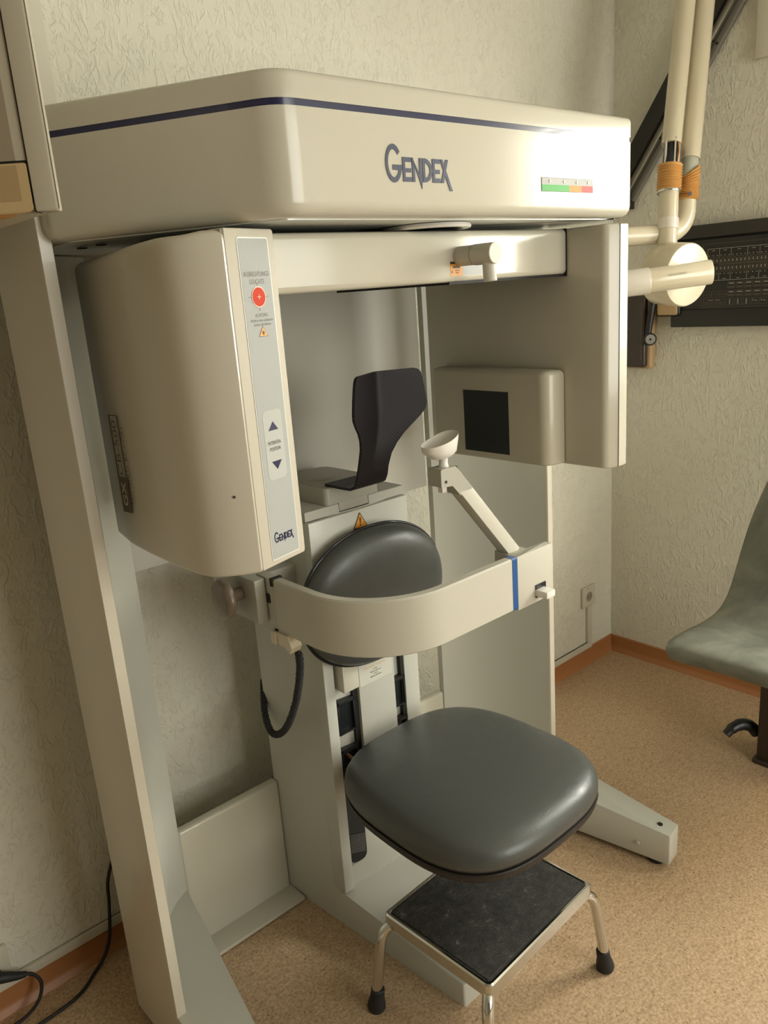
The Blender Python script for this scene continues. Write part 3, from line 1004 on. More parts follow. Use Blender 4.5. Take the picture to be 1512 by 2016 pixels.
gp.shape('label_head', rect(0, 0.0195, 0.030, 0.0235), M_BROWN, GA, 0.0004)
gp.shape('label_plate', rect(0.0302, 0, 0.086, 0.022), mat('label_grey', (0.36, 0.37, 0.36), 0.4), GA, 0.0003)
gp.shapes('laser_label_text', [rect(0.006, 0.0125, 0.024, 0.016), rect(0.011, 0.008, 0.022, 0.0095), rect(0.012, 0.0045, 0.020, 0.006), tri(0.004, 0.005, 0.004, 0.005)], M_BROWNPRINT, GA, 0.0003, 0.0004)

# ---- X-ray tube housing at the left end of the beam
sh = [(-1.991, -0.700), (-2.014, -0.690), (-2.037, -0.673), (-2.050, -0.655), (-2.0555, -0.628), (-2.057, -0.59), (-2.057, -0.54), (-2.055, -0.47), (-2.050, -0.40), (-2.043, -0.335), (-2.030, -0.312), (-1.99, -0.300),
      (-1.93, -0.300), (-1.905, -0.335), (-1.905, -0.66), (-1.93, -0.678)]
def shz1(x, y):
    return 1.5385 - 0.012 * max(0.0, min(1.0, (y + 0.62) / 0.28)) - (0.004 if x < -2.03 else 0)
def shz0(x, y):
    t = max(0.0, (y + 0.40) / 0.10)
    return 1.070 + 0.010 * min(1, t)
T = prism('tube_housing', sh, shz0, shz1, M_SHELL, S, rb=0.006, rt=0.012, seg=4, ang=30)
pa, pb = Vector((-1.9905, -0.7005, 0)), Vector((-1.885, -0.672, 0))
pd = (pb - pa).normalized()
pn = Vector((pd.y, -pd.x, 0))
def PP(u, d):
    v = pa + pd * u + pn * d
    return (v.x, v.y)
FP = prism('front_panel', rpoly([PP(0.0035, 0.0), PP(0.098, 0.0), PP(0.109, -0.008), PP(0.112, -0.03), PP(0.09, -0.05), PP(0.0035, -0.03)], [0.001, 0.003, 0.003, 0.003, 0, 0], 3), 1.0715, 1.5405, M_PANEL, S, rb=0.002, rt=0.003, seg=2)
prism('panel_groove', [PP(0.0005, -0.003), PP(0.0042, -0.003), PP(0.0042, -0.03), PP(0.0005, -0.03)], 1.072, 1.5385, M_TAUPE, T)
lpn = Plane(pa + pn * 0.0002 + Vector((0, 0, 0)), pd, (0, 0, 1))
lpn.shape('label_border', rpoly(rect(0.0245, 1.0795, 0.0865, 1.529), 0.004, 3), M_LABELEDGE, FP, 0.0006)
lpn.shape('label_strip', rpoly(rect(0.0262, 1.0812, 0.0848, 1.5273), 0.003, 3), M_LABEL, FP, 0.0010)
lpn.shape('keypad', rpoly(rect(0.0355, 1.197, 0.0755, 1.297), 0.009, 4), M_KEYPAD, FP, 0.0013)
lpn.shapes('arrow_up', [tri(0.0555, 1.268, 0.021, 0.0125)], M_NAVY, FP, 0.0003, 0.0013)
lpn.shapes('arrow_down', [[(0.0455, 1.2235), (0.0665, 1.2235), (0.056, 1.211)]], M_NAVY, FP, 0.0003, 0.0013)
lpn.text('keypad_text', 'PATIENTEN-', 0.0555, 1.2475, 0.0056, M_DKTEXT, FP, 0.028, 'CENTER', 0.0016)
lpn.text('keypad_text', 'POSITION', 0.0555, 1.2385, 0.0056, M_DKTEXT, FP, 0.0225, 'CENTER', 0.0016)
lpn.text('label_text', 'AUSRICHTUNGS-', 0.0562, 1.4785, 0.0066, M_GREYTEXT, FP, 0.0525, 'CENTER', 0.0013)
lpn.text('label_text', 'LEUCHTE', 0.0555, 1.4685, 0.0066, M_GREYTEXT, FP, 0.030, 'CENTER', 0.0013)
rc = (0.0555, 1.4515)
lpn.shapes('target_cross', [rect(rc[0] - 0.020, rc[1] - 0.0004, rc[0] + 0.020, rc[1] + 0.0004), rect(rc[0] - 0.0004, rc[1] - 0.0185, rc[0] + 0.0004, rc[1] + 0.0185)], M_GREYTEXT, FP, 0.0003, 0.0010)
circ = lambda r, k=32: [(rc[0] + r * math.cos(2 * math.pi * i / k), rc[1] + r * math.sin(2 * math.pi * i / k)) for i in range(k)]
lpn.shape('target_ring', circ(0.0140), M_PINK, FP, 0.0005, 0.0012)
lpn.shape('red_target', circ(0.0125), M_RED, FP, 0.0008, 0.0013)
lpn.shapes('target_mark', [rect(rc[0] - 0.0036, rc[1] - 0.0004, rc[0] + 0.0036, rc[1] + 0.0004), rect(rc[0] - 0.0004, rc[1] - 0.0036, rc[0] + 0.0004, rc[1] + 0.0036)], M_PINK, FP, 0.0003, 0.0021)
lpn.text('label_text', 'ACHTUNG', 0.0575, 1.4250, 0.0050, M_GREYTEXT, FP, 0.026, 'CENTER', 0.0013)
lpn.text('label_text', 'Nicht in den sichtbaren', 0.0575, 1.4188, 0.0040, M_GREYTEXT, FP, 0.045, 'CENTER', 0.0013)
lpn.text('label_text', 'Lichtstrahl blicken', 0.0575, 1.4132, 0.0040, M_GREYTEXT, FP, 0.035, 'CENTER', 0.0013)
lpn.shapes('laser_triangle', [tri(0.0572, 1.3985, 0.0195, 0.0145)], M_DKTEXT, FP, 0.0003, 0.0010)
lpn.shapes('laser_triangle', [tri(0.0572, 1.3992, 0.0170, 0.0125)], M_ORANGE, FP, 0.0003, 0.0012)
bm = bmesh.new()
for i in range(6):
    a = math.pi * i / 6
    c, s = math.cos(a), math.sin(a)
    pr = [(0.0572 + c * 0.003 - s * 0.0003, 1.4035 + s * 0.003 + c * 0.0003), (0.0572 - c * 0.003 - s * 0.0003, 1.4035 - s * 0.003 + c * 0.0003), (0.0572 - c * 0.003 + s * 0.0003, 1.4035 - s * 0.003 - c * 0.0003), (0.0572 + c * 0.003 + s * 0.0003, 1.4035 + s * 0.003 - c * 0.0003)]
    prism_bm(pr, 0.0014, 0.0017, bm=bm, xf=lpn.xf)
finish('laser_star', bm, M_BROWNPRINT, FP, flat=True)
lg = Plane(pa + pd * 0.0325 + pn * 0.0012 + Vector((0, 0, 1.1050)), pd, Vector((0, 0, 1)))
lg.shapes('logo_lettering', logo_polys(0.043), M_NAVY, FP, 0.0004)
# lettering on the shell, reading upwards
tx = Plane((-2.0560, -0.4365, 1.1325), (0, 0, 1), (-0.075, 1, 0))
tx.shapes('model_box', [rect(0.0, 0.0, 0.058, 0.0265)], M_BROWNPRINT, T, 0.0016, -0.001)
tx.shapes('model_box', frame_polys(0.056, 0.0, 0.158, 0.0265, 0.0011), M_BROWNPRINT, T, 0.0016, -0.001)
tx.text('model_text', 'GX', 0.031, 0.0062, 0.0145, M_SHELL, T, 0.040, 'CENTER', 0.0010, True)
tx.text('model_text', 'CB-500', 0.106, 0.0065, 0.0140, M_BROWNPRINT, T, 0.088, 'CENTER', 0.0010)
ty = Plane((-2.0568, -0.4425, 1.1325), (0, 0, 1), (-0.07, 1, 0))
ty.text('model_text', 'POWERED  BY  i-CAT', 0.0175, -0.0085, 0.0082, M_BROWNPRINT, T, 0.125, 'LEFT', 0.0008)
lathe('paint_chip', [(0.002, 0), (0.002, 0.0006)], (-2.0145, -0.6905, 1.187), (-0.5, -0.85, 0), M_DKTEXT, T, 8)

# ---- detector at the right end
dp = [(-1.195, -0.748), (-1.168, -0.761), (-1.136, -0.761), (-1.126, -0.70), (-1.128, -0.30), (-1.15, -0.262), (-1.195, -0.262)]
DT = prism('detector_housing', rpoly(dp, [0.016, 0.002, 0.006, 0.02, 0.02, 0.01, 0.004], 5), 1.068, 1.537, M_CREAM, S, rb=0.003, rt=0.004, seg=3, ang=24)
prism('detector_seam', [(-1.1685, -0.7625), (-1.1667, -0.7622), (-1.1667, -0.70), (-1.1685, -0.70)], 1.069, 1.536, M_GREYTEXT, DT)
sb = [(-1.197, -0.652), (-1.246, -0.645), (-1.246, -0.318), (-1.197, -0.312)]
SB = prism('sensor_box', rpoly(sb, [0.0, 0.055, 0.012, 0.0], 8), 1.070, 1.267, M_SENSOR, S, rb=0.004, rt=0.012, seg=4, ang=30)
box('sensor_window', -1.2468, -1.2445, -0.5445, -0.4165, 1.085, 1.221, M_SCREEN, SB, 0)

# ================================================================== STEP STOOL
ST = thing('step_stool', 'small chrome step stool with black ribbed rubber top in front of the scanner seat', 'stool', (-1.555, -0.715, 0))
sr = math.radians(2.6)
stm = Matrix.Translation((-1.5535, -0.711, 0)) @ Matrix.Rotation(sr, 4, 'Z')
def sxf(x, y, z):
    return stm @ Vector((x, y, z))
hx, hy = 0.172, 0.137
def ringbar(name, ow, oh, iw, ih, z0, z1, ro, ri, m, parent):
    bm = bmesh.new()
    O = ccw(rpoly(rect(-ow, -oh, ow, oh), ro, 5))
    I = ccw(rpoly(rect(-iw, -ih, iw, ih), ri, 5))
    lv = [(O, z0), (O, z1 - 0.003), (inset(O, 0.003), z1), (inset(I, -0.002), z1), (I, z1 - 0.002), (I, z0)]
    rows = [[bm.verts.new(sxf(x, y, z)) for x, y in p] for p, z in lv]
    k = len(O)
    for a in range(len(rows)):
        A, B = rows[a], rows[(a + 1) % len(rows)]
        for i in range(k):
            bm.faces.new((A[i], A[(i + 1) % k], B[(i + 1) % k], B[i]))
    return finish(name, bm, m, parent, 30)
ringbar('chrome_frame', hx, hy, hx - 0.009, hy - 0.009, 0.204, 0.232, 0.014, 0.010, M_CHROME, ST)
TB = prism('tread_mat', rpoly(rect(-hx + 0.0085, -hy + 0.0085, hx - 0.0085, hy - 0.0085), 0.012, 4), 0.218, 0.2296, M_TREAD, ST, xf=sxf)
bm = bmesh.new()
nr = 62
for i in range(nr):
    y = -hy + 0.015 + (2 * hy - 0.030) * i / (nr - 1)
    prism_bm([(-hx + 0.013, y - 0.0012), (hx - 0.013, y - 0.0012), (hx - 0.013, y + 0.0012), (-hx + 0.013, y + 0.0012)], 0.2294, 0.2316, bm=bm, xf=sxf)
rb = finish('tread_ribs', bm, M_RIB, TB, flat=True)
rb['kind'] = 'stuff'
for sxn in (-1, 1):
    for syn in (-1, 1):
        px, py = sxn * (hx - 0.012), syn * (hy - 0.013)
        path = spline([sxf(px - sxn * 0.014, py - syn * 0.008, 0.207), sxf(px, py, 0.204), sxf(px + sxn * 0.014, py + syn * 0.009, 0.192), sxf(px + sxn * 0.022, py + syn * 0.014, 0.168),
                       sxf(px + sxn * 0.030, py + syn * 0.020, 0.10), sxf(px + sxn * 0.039, py + syn * 0.026, 0.028)], 6)
        lg_ = sweep('leg', path, 0.0112, M_CHROME, ST, 18)
        e = sxf(px + sxn * 0.041, py + syn * 0.027, 0)
        lathe('rubber_foot', [(0.012, 0.052), (0.0142, 0.050), (0.0150, 0.030), (0.0185, 0.016), (0.0195, 0.006), (0.017, 0.0)][::-1], e, (-sxn * 0.12, -syn * 0.08, 1), M_RUBBER, lg_, 22)

# ================================================================== WALL X-RAY UNIT (intra-oral)
XR = thing('wall_xray_unit', 'old ivory dental X-ray head on folding tube arms in the corner', 'x-ray unit', (-0.40, -0.47, 1.33))
def seg(name, a, b, r, m, parent, n=24):
    return sweep(name, [a, b], r, m, parent, n)
Abot, Atop = Vector((-0.351, -0.406, 1.776)), Vector((-0.229, -0.371, 2.157))
dA = (Atop - Abot)
seg('arm_tube', Abot, Abot + dA * 1.5, 0.0265, M_IVORY, XR)
jt = sweep('joint_core', [Abot + dA * 0.02, Abot - dA.normalized() * 0.07], 0.0185, M_BLACK, XR, 16)
for k, (du, dv) in enumerate(((0.020, -0.008), (-0.018, -0.012), (0.004, -0.021))):
    off = Vector(CR) * du - Vector(CF) * (-dv)
    sweep('joint_rod', [Abot + off + Vector((0, 0, 0.012)), Abot + off - Vector((0.012, 0.004, 0.062))], 0.0035, M_CHROME, jt, 8)
sweep('joint_wire', spline([Abot + Vector(CR) * 0.012 - Vector(CF) * 0.020, Abot + Vector(CR) * 0.013 - Vector(CF) * 0.024 - Vector((0, 0, 0.03)), Abot + Vector(CR) * 0.008 - Vector(CF) * 0.02 - Vector((0, 0, 0.065))], 6), 0.003, M_COPPER, jt, 8)
def bellows(name, a, b, r, k, parent):
    a, b = Vector(a), Vector(b)
    L_ = (b - a).length
    prof = []
    for i in range(k):
        prof += [(r * 0.87, L_ * i / k), (r, L_ * (i + 0.5) / k)]
    prof.append((r * 0.93, L_))
    return lathe(name, prof, a, b - a, M_BELLOWS, parent, 28, 80)
neck_t, neck_b = Vector((-0.392, -0.425, 1.655)), Vector((-0.427, -0.443, 1.490))
bellows('bellows', neck_t + Vector((0.0, 0, -0.002)), neck_t + Vector((0.011, 0.004, 0.066)), 0.0335, 9, XR)
lathe('clamp_band', [(0.0310, 0), (0.0315, 0.002), (0.0315, 0.005), (0.0310, 0.007)], neck_t - Vector((0, 0, 0.008)), neck_t - neck_b, M_CHROME, XR, 28)
seg('neck_tube', neck_t, neck_b, 0.0262, M_IVORY, XR)
ck = neck_b + (neck_t - neck_b) * 0.36
lathe('neck_collar', [(0.0262, 0), (0.0285, 0.001), (0.0285, 0.030), (0.0262, 0.031)], ck, neck_t - neck_b, M_IVORY2, XR, 28)
fc, bc = Vector((-0.450, -0.518, 1.427)), Vector((-0.4262, -0.425, 1.436))
hd = (bc - fc)
lathe('tube_head', [(0.0, -0.001), (0.070, -0.001), (0.0805, 0.0), (0.0835, 0.004), (0.0835, 0.088), (0.078, 0.097), (0.05, 0.104), (0, 0.106)], fc, hd, M_IVORY, XR, 56, 40)
ca_, cb_ = Vector((-0.640, -0.392, 1.4135)), Vector((-0.470, -0.594, 1.4315))
cy = lathe('aiming_cylinder', [(0.0, 0), (0.0315, 0), (0.0315, (cb_ - ca_).length - 0.002), (0.0300, (cb_ - ca_).length), (0, (cb_ - ca_).length)], ca_, cb_ - ca_, M_IVORY, XR, 36)
du_ = (cb_ - ca_).normalized()
lathe('cylinder_sleeve', [(0.0300, 0), (0.0345, 0.002), (0.0345, 0.115), (0.0335, 0.118)], ca_ - du_ * 0.01, du_, M_IVORY2, XR, 36)
lathe('end_cap', [(0.0, 0.0), (0.027, 0.0), (0.029, 0.004), (0.029, 0.014)], ca_ - du_ * 0.018, du_, M_NAVY, XR, 28)
# lettering along the cylinder
cn = (-Vector(CF) - du_ * (-Vector(CF)).dot(du_)).normalized()
cu_ = cn.cross(du_)
hp_ = Plane(ca_ + du_ * 0.150 + cn * 0.0317 - cu_ * 0.004, du_, cu_)
hp_.text('maker_text', 'HELIODENT', 0, 0, 0.0062, mat('pale_grey_print', (0.40, 0.37, 0.29), 0.5), cy, 0.048, 'LEFT', 0.0002)
# second arm behind, with torn bellows and elbow
Bb, Bt = Vector((-0.300, -0.433, 1.735)), Vector((-0.165, -0.392, 2.165))
dB = Bt - Bb
seg('arm_tube', Bb, Bb + dB * 1.4, 0.0285, M_IVORY, XR)
seg('arm_sleeve', Bb + dB.normalized() * 0.012, Bb - dB.normalized() * 0.055, 0.0245, mat('pale_green_sleeve', (0.42, 0.43, 0.34), 0.35), XR)
bl = bellows('bellows', Vector((-0.318, -0.438, 1.628)), Vector((-0.310, -0.437, 1.700)), 0.0330, 11, XR)
for v in bl.data.vertices:
    if v.co.z > 1.66:
        s_ = (Vector((v.co.x, v.co.y, 0)) - Vector((-0.313, -0.437, 0))).dot(Vector(CR))
        v.co.z += (v.co.z - 1.66) * 0.55 * (s_ / 0.033)
elb = spline([(-0.306, -0.436, 1.70), (-0.318, -0.438, 1.63), (-0.331, -0.442, 1.585), (-0.355, -0.437, 1.555), (-0.395, -0.420, 1.542), (-0.50, -0.365, 1.541), (-0.62, -0.30, 1.541)], 8)
sweep('elbow_tube', elb, 0.0262, M_IVORY, XR, 22)
sweep('wall_mount_tube', [(-0.62, -0.30, 1.541), (-0.62, -0.03, 1.541)], 0.0262, M_IVORY, XR, 20)
box('wall_mount_plate', -0.70, -0.54, -0.035, -0.001, 1.44, 1.64, M_IVORY, XR, 0.006)
lathe('bellows_eyelet', [(0.0055, 0), (0.0055, 0.003)], Vector((-0.348, -0.462, 1.642)), (-0.6, -0.8, 0.1), M_BROWN, XR, 14)

# ================================================================== BLACK CHART PANEL ON THE RIGHT WALL
BD = thing('chart_panel', 'long black wall panel printed with rows of white tooth symbols', 'panel', (-0.02, -0.55, 1.26))
box('top_bar', -0.040, -0.001, -1.05, -0.225, 1.533, 1.572, M_BOARDBAR, BD, 0.003)
PB = box('print_board', -0.033, -0.001, -1.05, -0.225, 1.308, 1.527, M_BOARD, BD, 0.003)
box('bottom_bar', -0.037, -0.001, -1.05, -0.243, 1.258, 1.314, M_BOARD, BD, 0.004)
box('board_backing', -0.015, -0.001, -1.04, -0.235, 1.29, 1.56, M_BOARD, BD, 0)
bp_ = Plane((-0.0335, 0, 0), (0, -1, 0), (0, 0, 1))
W, T2 = [], []
def fr(x0, z0, x1, z1, t=0.0011, dst=None):
    (W if dst is None else dst).extend(frame_polys(x0, z0, x1, z1, t))
fr(0.346, 1.317, 1.02, 1.512, 0.0008, T2)
cols = [0.362, 0.400, 0.437, 0.488, 0.525, 0.562, 0.600, 0.637, 0.688, 0.725, 0.762]
for a_, b_ in zip(cols, cols[1:]):
    W += [rect(a_, 1.4955, b_, 1.4968), rect(a_, 1.472, a_ + 0.0011, 1.4968), rect(a_, 1.400, b_, 1.4013), rect(a_, 1.400, a_ + 0.0011, 1.424)]
    W.append(rect((a_ + b_) / 2 - 0.005, 1.4895, (a_ + b_) / 2 + 0.005, 1.4912))
    W.append(rect((a_ + b_) / 2 - 0.005, 1.4045, (a_ + b_) / 2 + 0.005, 1.4062))
    k = 4 if b_ - a_ > 0.045 else 3
    for i in range(k):
        c = a_ + (b_ - a_) * (i + 0.5) / k
        hw = (b_ - a_) / k * 0.40
        W += [rect(c - 0.0018, 1.4745, c + 0.0018, 1.4768), rect(c - 0.0018, 1.4195, c + 0.0018, 1.4218)]
        fr(c - hw, 1.452, c + hw, 1.471, 0.0010, T2)
        fr(c - hw, 1.4255, c + hw, 1.4445, 0.0010, T2)
        # tooth pictograms, crown and root
        W += [[(c - 0.0018, 1.4560), (c + 0.0018, 1.4560), (c + 0.0006, 1.4650), (c - 0.0006, 1.4650)],
              [(c - 0.0006, 1.4310), (c + 0.0006, 1.4310), (c + 0.0018, 1.4405), (c - 0.0018, 1.4405)]]
T2.append(rect(0.400, 1.4475, 0.762, 1.4495))
for r_, (z0, z1) in enumerate(((1.3755, 1.395), (1.3505, 1.369))):
    for i in range(13):
        x0 = 0.431 + i * 0.0268
        fr(x0, z0, x0 + 0.0235, z1, 0.0009, T2)
        W.append(rect(x0 + 0.004, z1 - 0.0065, x0 + 0.0195, z1 - 0.0035))
        T2.append(rect(x0 + 0.003, z0 + 0.003, x0 + 0.020, z0 + 0.0055))
for i in range(3):
    x0 = 0.3535 + i * 0.0255
    fr(x0, 1.3490, x0 + 0.0225, 1.3670, 0.0009, T2)
    T2.append(rect(x0 + 0.002, 1.3570, x0 + 0.0205, 1.3582))
fr(0.3535, 1.3225, 0.424, 1.3435, 0.0009, T2)
W += [rect(0.369, 1.3395, 0.385, 1.3408), rect(0.392, 1.3395, 0.408, 1.3408)]
T2 += [rect(0.356, 1.3340, 0.421, 1.3350), rect(0.356, 1.3285, 0.421, 1.3295)]
for i in range(11):
    x0 = 0.428 + i * 0.0262
    fr(x0, 1.3250, x0 + 0.0225, 1.3445, 0.0009, T2)
    c = x0 + 0.0112
    if i < 3:
        g = 0.75 + 0.12 * i
        W += [rect(c - 0.0012 * g, 1.3395, c + 0.0012 * g, 1.3420), [(c - 0.0022 * g, 1.3335), (c + 0.0022 * g, 1.3335), (c + 0.0012 * g, 1.3395), (c - 0.0012 * g, 1.3395)],
              [(c - 0.0030 * g, 1.3265), (c - 0.0016 * g, 1.3265), (c, 1.3345), (c - 0.001, 1.3345)], [(c + 0.0016 * g, 1.3265), (c + 0.0030 * g, 1.3265), (c + 0.001, 1.3345), (c, 1.3345)]]
    else:
        W += [rect(c - 0.007, 1.3345, c + 0.007, 1.3358), rect(c - 0.007, 1.3345, c - 0.0058, 1.3410), rect(c + 0.002, 1.3345, c + 0.0032, 1.3390)]
bp_.shapes('white_print', W, M_PRINT, PB, 0.0004)
bp_.shapes('tan_print', T2, M_PRINT2, PB, 0.0003)
box('tan_drawer', -0.050, -0.002, -0.272, -0.198, 1.298, 1.345, M_TAN, BD, 0.008, 3)
box('drawer_surround', -0.046, -0.001, -0.278, -0.192, 1.294, 1.35, M_BLACK, BD, 0.01, 3)

# ================================================================== BROWN WALL BOX
BB = thing('wall_gauge_box', 'brown plastic wall box with tan back and black swing lever beside the corner', 'box', (-0.03, -0.1, 1.11))
box('tan_back', -0.034, -0.001, -0.172, -0.012, 1.118, 1.372, M_TAN, BB, 0.012, 4)
box('brown_cover', -0.056, -0.030, -0.160, -0.018, 1.124, 1.366, M_BROWN, BB, 0.012, 4)
box('cover_edge', -0.0575, -0.0545, -0.150, -0.147, 1.15, 1.345, mat('brown_edge', (0.12, 0.085, 0.06), 0.3), BB, 0.001)
lv = sweep('swing_lever', [(-0.050, -0.190, 1.375), (-0.055, -0.182, 1.30), (-0.060, -0.174, 1.228)], 0.011, M_BLACK, BB, 10)
lathe('lever_joint', [(0.020, 0), (0.021, 0.003), (0.021, 0.022), (0.019, 0.025)], (-0.048, -0.174, 1.222), (-0.8, -0.6, 0), M_BLACK, BB, 26)
lathe('joint_cap', [(0.0165, 0), (0.0155, 0.002), (0.004, 0.0025)], (-0.068, -0.189, 1.222), (-0.8, -0.6, 0), mat('joint_grey', (0.30, 0.30, 0.27), 0.4), BB, 24)
lathe('joint_screw', [(0.0035, 0), (0.0035, 0.0015)], (-0.070, -0.1905, 1.222), (-0.8, -0.6, 0), M_GAP, BB, 12)

# ================================================================== DIAGONAL WALL STRUT
SU = thing('diagonal_strut', 'black diagonal strut with brushed metal rail climbing the right wall', 'strut', (-0.03, -0.07, 1.66))
sa, sb_ = Vector((-0.02, -0.050, 1.735)), Vector((-0.02, -0.372, 2.195))
ds = (sb_ - sa).normalized()
pr_ = Vector((0, ds.z, -ds.y))  # across, in the wall plane
if pr_.z > 0:
    pr_ = -pr_
def barbox(name, off0, off1, x0, x1, l0, l1, m, parent):
    mt_ = Matrix(((1, 0, 0, 0), (0, ds.y, pr_.y, sa.y), (0, ds.z, pr_.z, sa.z), (0, 0, 0, 1)))
    return box(name, x0, x1, l0, l1, off0, off1, m, parent, 0.001, mtx=mt_)
Ls = (sb_ - sa).length
barbox('black_bar', -0.030, 0.022, -0.045, -0.001, -0.03, Ls * 1.9, M_STRUT, SU)
barbox('metal_rail', 0.023, 0.047, -0.030, -0.001, -0.03, Ls * 1.9, M_RAIL, SU)
barbox('rail_lip', 0.047, 0.049, -0.045, -0.001, -0.03, Ls * 1.9, M_CHROME, SU)
barbox('metal_channel', 0.049, 0.066, -0.022, -0.001, -0.03, Ls * 1.9, mat('channel_grey', (0.20, 0.185, 0.15), 0.45), SU)
for l in (0.17, 0.46):
    lathe('rail_hole', [(0.004, 0), (0.004, 0.001)], sa + ds * l + pr_ * 0.058 + Vector((-0.002, 0, 0)), (-1, 0, 0), M_GAP, SU, 10)
box('strut_bracket', -0.04, -0.001, -0.082, -0.048, 1.648, 1.735, M_STRUT, SU, 0.002)

# ================================================================== GREY PATIENT CHAIR
CH = thing('shell_chair', 'olive grey upholstered shell chair on a dark brown pedestal by the right wall', 'chair', (-0.345, -0.85, 0))
def shell():
    prof = [(-0.745, 0.448), (-0.752, 0.468), (-0.742, 0.488), (-0.70, 0.497), (-0.62, 0.492), (-0.53, 0.486), (-0.455, 0.496), (-0.418, 0.530), (-0.398, 0.585),
            (-0.372, 0.66), (-0.338, 0.74), (-0.296, 0.82), (-0.262, 0.885), (-0.255, 0.905), (-0.238, 0.915)]
    hw = [0.190, 0.203, 0.208, 0.212, 0.214, 0.212, 0.207, 0.200, 0.193, 0.186, 0.178, 0.165, 0.150, 0.140, 0.118]
    th = [0.012, 0.026, 0.040, 0.046, 0.046, 0.046, 0.046, 0.044, 0.042, 0.040, 0.038, 0.036, 0.034, 0.030, 0.016]
    P = spline([(x, 0, z) for x, z in prof], 4)
    HW = spline([(h, t, 0) for h, t in zip(hw, th)], 4)
    bm = bmesh.new()
    K = 20
    F, B = [], []
    yc = -0.85
    for i, p in enumerate(P):
        t = (P[min(i + 1, len(P) - 1)] - P[max(i - 1, 0)]).normalized()
        nn = Vector((-t.z, 0, t.x))
        w, tk = HW[i].x, HW[i].y
        rf, rb_ = [], []
        for k in range(K + 1):
            u = -1 + 2 * k / K
            e = abs(u) ** 6
            cup_ = 0.010 * abs(u) ** 2.4
            rf.append(bm.verts.new(p + nn * (cup_ - tk * 0.5 * e) + Vector((0, yc + w * u, 0))))
            rb_.append(bm.verts.new(p - nn * (tk * (1 - 0.5 * e) - cup_ * 0.5) + Vector((0, yc + w * u, 0))))
        F.append(rf)
        B.append(rb_)
    R_ = len(P)
    for r in range(R_ - 1):
        for c in range(K):
            bm.faces.new((F[r][c], F[r][c + 1], F[r + 1][c + 1], F[r + 1][c]))
            bm.faces.new((B[r][c], B[r + 1][c], B[r + 1][c + 1], B[r][c + 1]))
        bm.faces.new((F[r][0], F[r + 1][0], B[r + 1][0], B[r][0]))
        bm.faces.new((F[r][K], B[r][K], B[r + 1][K], F[r + 1][K]))
    for c in range(K):
        bm.faces.new((F[0][c], B[0][c], B[0][c + 1], F[0][c + 1]))
        bm.faces.new((F[-1][c], F[-1][c + 1], B[-1][c + 1], B[-1][c]))
    return finish('seat_shell', bm, M_CHAIR, CH, 70)
shell()
prism('pedestal', rpoly([(-0.393, -0.752), (-0.393, -0.93), (-0.27, -0.93), (-0.27, -0.752)], 0.006, 3), 0.012, 0.452, M_PEDESTAL, CH, rb=0.002)
prism('base_plate', rpoly([(-0.402, -0.742), (-0.402, -0.945), (-0.12, -0.945), (-0.12, -0.742)], 0.012, 3), 0.0, 0.013, M_PEDESTAL, CH, rt=0.003)
sweep('height_lever', spline([(-0.355, -0.735, 0.075), (-0.368, -0.720, 0.098), (-0.392, -0.704, 0.108), (-0.420, -0.690, 0.102), (-0.440, -0.680, 0.085)], 6), [0.018] * 10 + [0.018] * 5 + [0.016] * 5 + [0.013] * 5, M_BLACK, CH, 12)

# ================================================================== WALL CABINET, TOP LEFT
CB = thing('wall_cabinet', 'beige wall cabinet corner with recessed brown door and yellowed bottom tray', 'cabinet', (-2.4, -0.3, 1.556))
ff = Vector((-2.206, -0.734, 0))
dfl = Vector((-0.78, 0.626, 0)).normalized()
nfl = Vector((-dfl.y, dfl.x, 0))
if nfl.y > 0:
    nfl = -nfl
fl_end = ff + dfl * 0.56
body = [(ff.x, ff.y), (ff.x, -0.001), (fl_end.x, -0.001), (fl_end.x, fl_end.y)]
q = lambda a, d: (ff + dfl * a + nfl * d)[:2]
# side wall, frame stile, door, tray
prism('cabinet_side', [q(0.0, 0.0), (ff.x, -0.001), (ff.x - 0.020, -0.001), q(0.022, -0.02)], 1.5565, 2.45, M_CABPAINT, CB, rb=0.002)
prism('cabinet_stile', rpoly([q(0.0, 0.0), q(0.0255, 0.0), q(0.0255, -0.02), q(0.004, -0.02)], [0.004, 0.001, 0, 0], 3), 1.5555, 2.45, M_CABPAINT, CB, rb=0.003)
prism('cabinet_door', [q(0.027, -0.003), q(0.54, -0.003), q(0.54, -0.02), q(0.027, -0.02)], 1.6075, 2.45, M_CABPAINT, CB)
prism('door_panel', [q(0.0385, -0.0025), q(0.53, -0.0025), q(0.53, -0.006), q(0.0385, -0.006)], 1.6075, 2.44, M_CABDOOR, CB)
prism('door_gap', [q(0.0258, -0.0015), q(0.0270, -0.0015), q(0.0270, -0.02), q(0.0258, -0.02)], 1.556, 2.45, M_GAP, CB)
prism('door_gap', [q(0.027, -0.004), q(0.54, -0.004), q(0.54, -0.02), q(0.027, -0.02)], 1.6055, 1.6075, M_GAP, CB)
prism('bottom_tray', [q(0.0272, 0.0), q(0.54, 0.0), q(0.54, -0.03), q(0.068, -0.03)], 1.5555, 1.605, M_YELLOWED, CB, rb=0.004, rt=0.002)
prism('tray_recess', [q(0.0375, 0.0006), q(0.53, 0.0006), q(0.53, -0.004), q(0.0375, -0.004)], 1.5675, 1.6025, paint('tray_brown', (0.40, 0.28, 0.14), 0.5, 0.05, 0.05), CB)
prism('amber_underside', [q(0.050, -0.010), q(0.53, -0.010), (fl_end.x + 0.03, -0.2), (ff.x - 0.075, -0.42)], 1.5535, 1.5560, M_AMBERIN, CB)
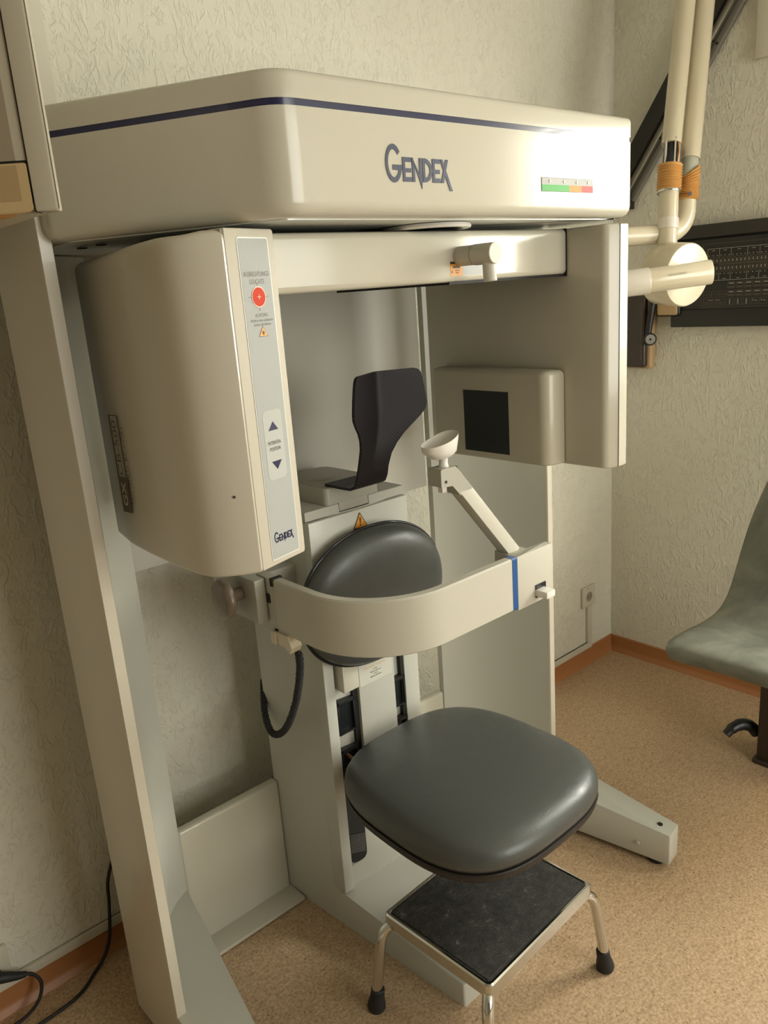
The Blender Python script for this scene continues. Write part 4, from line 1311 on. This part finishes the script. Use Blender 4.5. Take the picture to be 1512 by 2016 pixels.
for d_ in (-0.035, -0.075, -0.12):
    prism('tray_rib', [q(0.055 - d_ * 1.25, d_), q(0.5, d_), q(0.5, d_ - 0.006), q(0.062 - d_ * 1.25, d_ - 0.006)], 1.5515, 1.5545, M_YELLOWED, CB)
prism('cabinet_floor', [q(0.02, -0.02), (ff.x - 0.001, -0.001), (fl_end.x, -0.001), q(0.54, -0.02)], 1.5560, 1.566, M_CABPAINT, CB)
prism('cabinet_top', [q(0.0, 0.0), (ff.x, -0.001), (fl_end.x, -0.001), q(0.54, 0.0)], 2.45, 2.47, M_CABPAINT, CB)
prism('cabinet_side', [q(0.54, 0.0), q(0.56, 0.0), (fl_end.x, -0.001), (fl_end.x + 0.02, -0.001)], 1.5565, 2.45, M_CABPAINT, CB)
lathe('tray_knob', [(0.004, 0), (0.006, 0.006), (0, 0.007)], Vector((*q(0.0815, 0.0006), 1.5775)), nfl, M_BROWN, CB, 14)

# ================================================================== SOCKETS AND CABLES
def socket(name, x, z, label, rot=0):
    t = thing(name, label, 'socket', (x, -0.0, z))
    fr_ = box('socket_plate', x - 0.0405, x + 0.0405, -0.010, -0.0005, z - 0.0405, z + 0.0405, M_TRUNK, t, 0.003)
    bm = lathe_bm([(0.0185, 0.0), (0.0215, 0.0), (0.0215, 0.002), (0.0185, 0.002), (0.0185, 0.0)], (x, -0.0095, z), (0, -1, 0), 28)
    finish('socket_rim', bm, M_TRUNK, fr_)
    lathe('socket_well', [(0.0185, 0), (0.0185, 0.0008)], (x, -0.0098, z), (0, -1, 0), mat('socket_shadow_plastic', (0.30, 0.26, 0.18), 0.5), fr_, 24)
    for s in (-1, 1):
        lathe('socket_pin_hole', [(0.0025, 0), (0.0025, 0.0004)], (x + s * 0.0095, -0.0106, z), (0, -1, 0), M_GAP, fr_, 10)
    bm = bmesh.new()
    box_bm(bm, x - 0.012, x - 0.002, -0.0106, -0.0100, z + 0.033, z + 0.0345)
    finish('plate_mark', bm, M_GREYTEXT, fr_)
    return t
socket('power_socket', -0.163, 0.277, 'ivory wall socket at the end of the white trunking near the corner')
socket('power_socket', -2.345, 0.128, 'ivory wall socket with a black plug low on the left')
PL = thing('power_plug', 'black angled plug in the low left wall socket with its cord', 'plug', (-2.33, -0.02, 0.10))
pb_ = lathe('plug_body', [(0.0, 0.0), (0.018, 0.0), (0.0185, 0.004), (0.0185, 0.020), (0.014, 0.030), (0, 0.031)], (-2.345, -0.0110, 0.122), (0, -1, 0), M_RUBBER, PL, 24)
sweep('plug_neck', spline([(-2.345, -0.030, 0.122), (-2.322, -0.034, 0.112), (-2.300, -0.036, 0.101), (-2.285, -0.037, 0.095)], 5), [0.013, 0.0128, 0.0125, 0.012, 0.0115, 0.011, 0.0105, 0.010, 0.0095, 0.009, 0.0085, 0.008, 0.0075, 0.007, 0.0065, 0.006], M_RUBBER, PL, 12)
sweep('plug_cord', spline([(-2.290, -0.037, 0.098), (-2.272, -0.039, 0.086), (-2.262, -0.045, 0.060), (-2.275, -0.052, 0.030), (-2.305, -0.053, 0.010), (-2.35, -0.054, 0.004), (-2.45, -0.07, 0.004), (-2.62, -0.10, 0.004)], 10), 0.0038, M_RUBBER, PL, 10)
cable = sweep('power_cable', spline([(-2.068, -0.045, 0.26), (-2.082, -0.030, 0.20), (-2.086, -0.026, 0.15), (-2.092, -0.024, 0.10), (-2.100, -0.024, 0.055), (-2.118, -0.028, 0.020), (-2.150, -0.042, 0.005), (-2.205, -0.078, 0.004), (-2.30, -0.090, 0.004), (-2.42, -0.10, 0.004), (-2.62, -0.14, 0.004)], 10), 0.0038, M_RUBBER, None, 10)
tag(cable, 'thin black power cable hanging behind the scanner post onto the floor', 'cable')
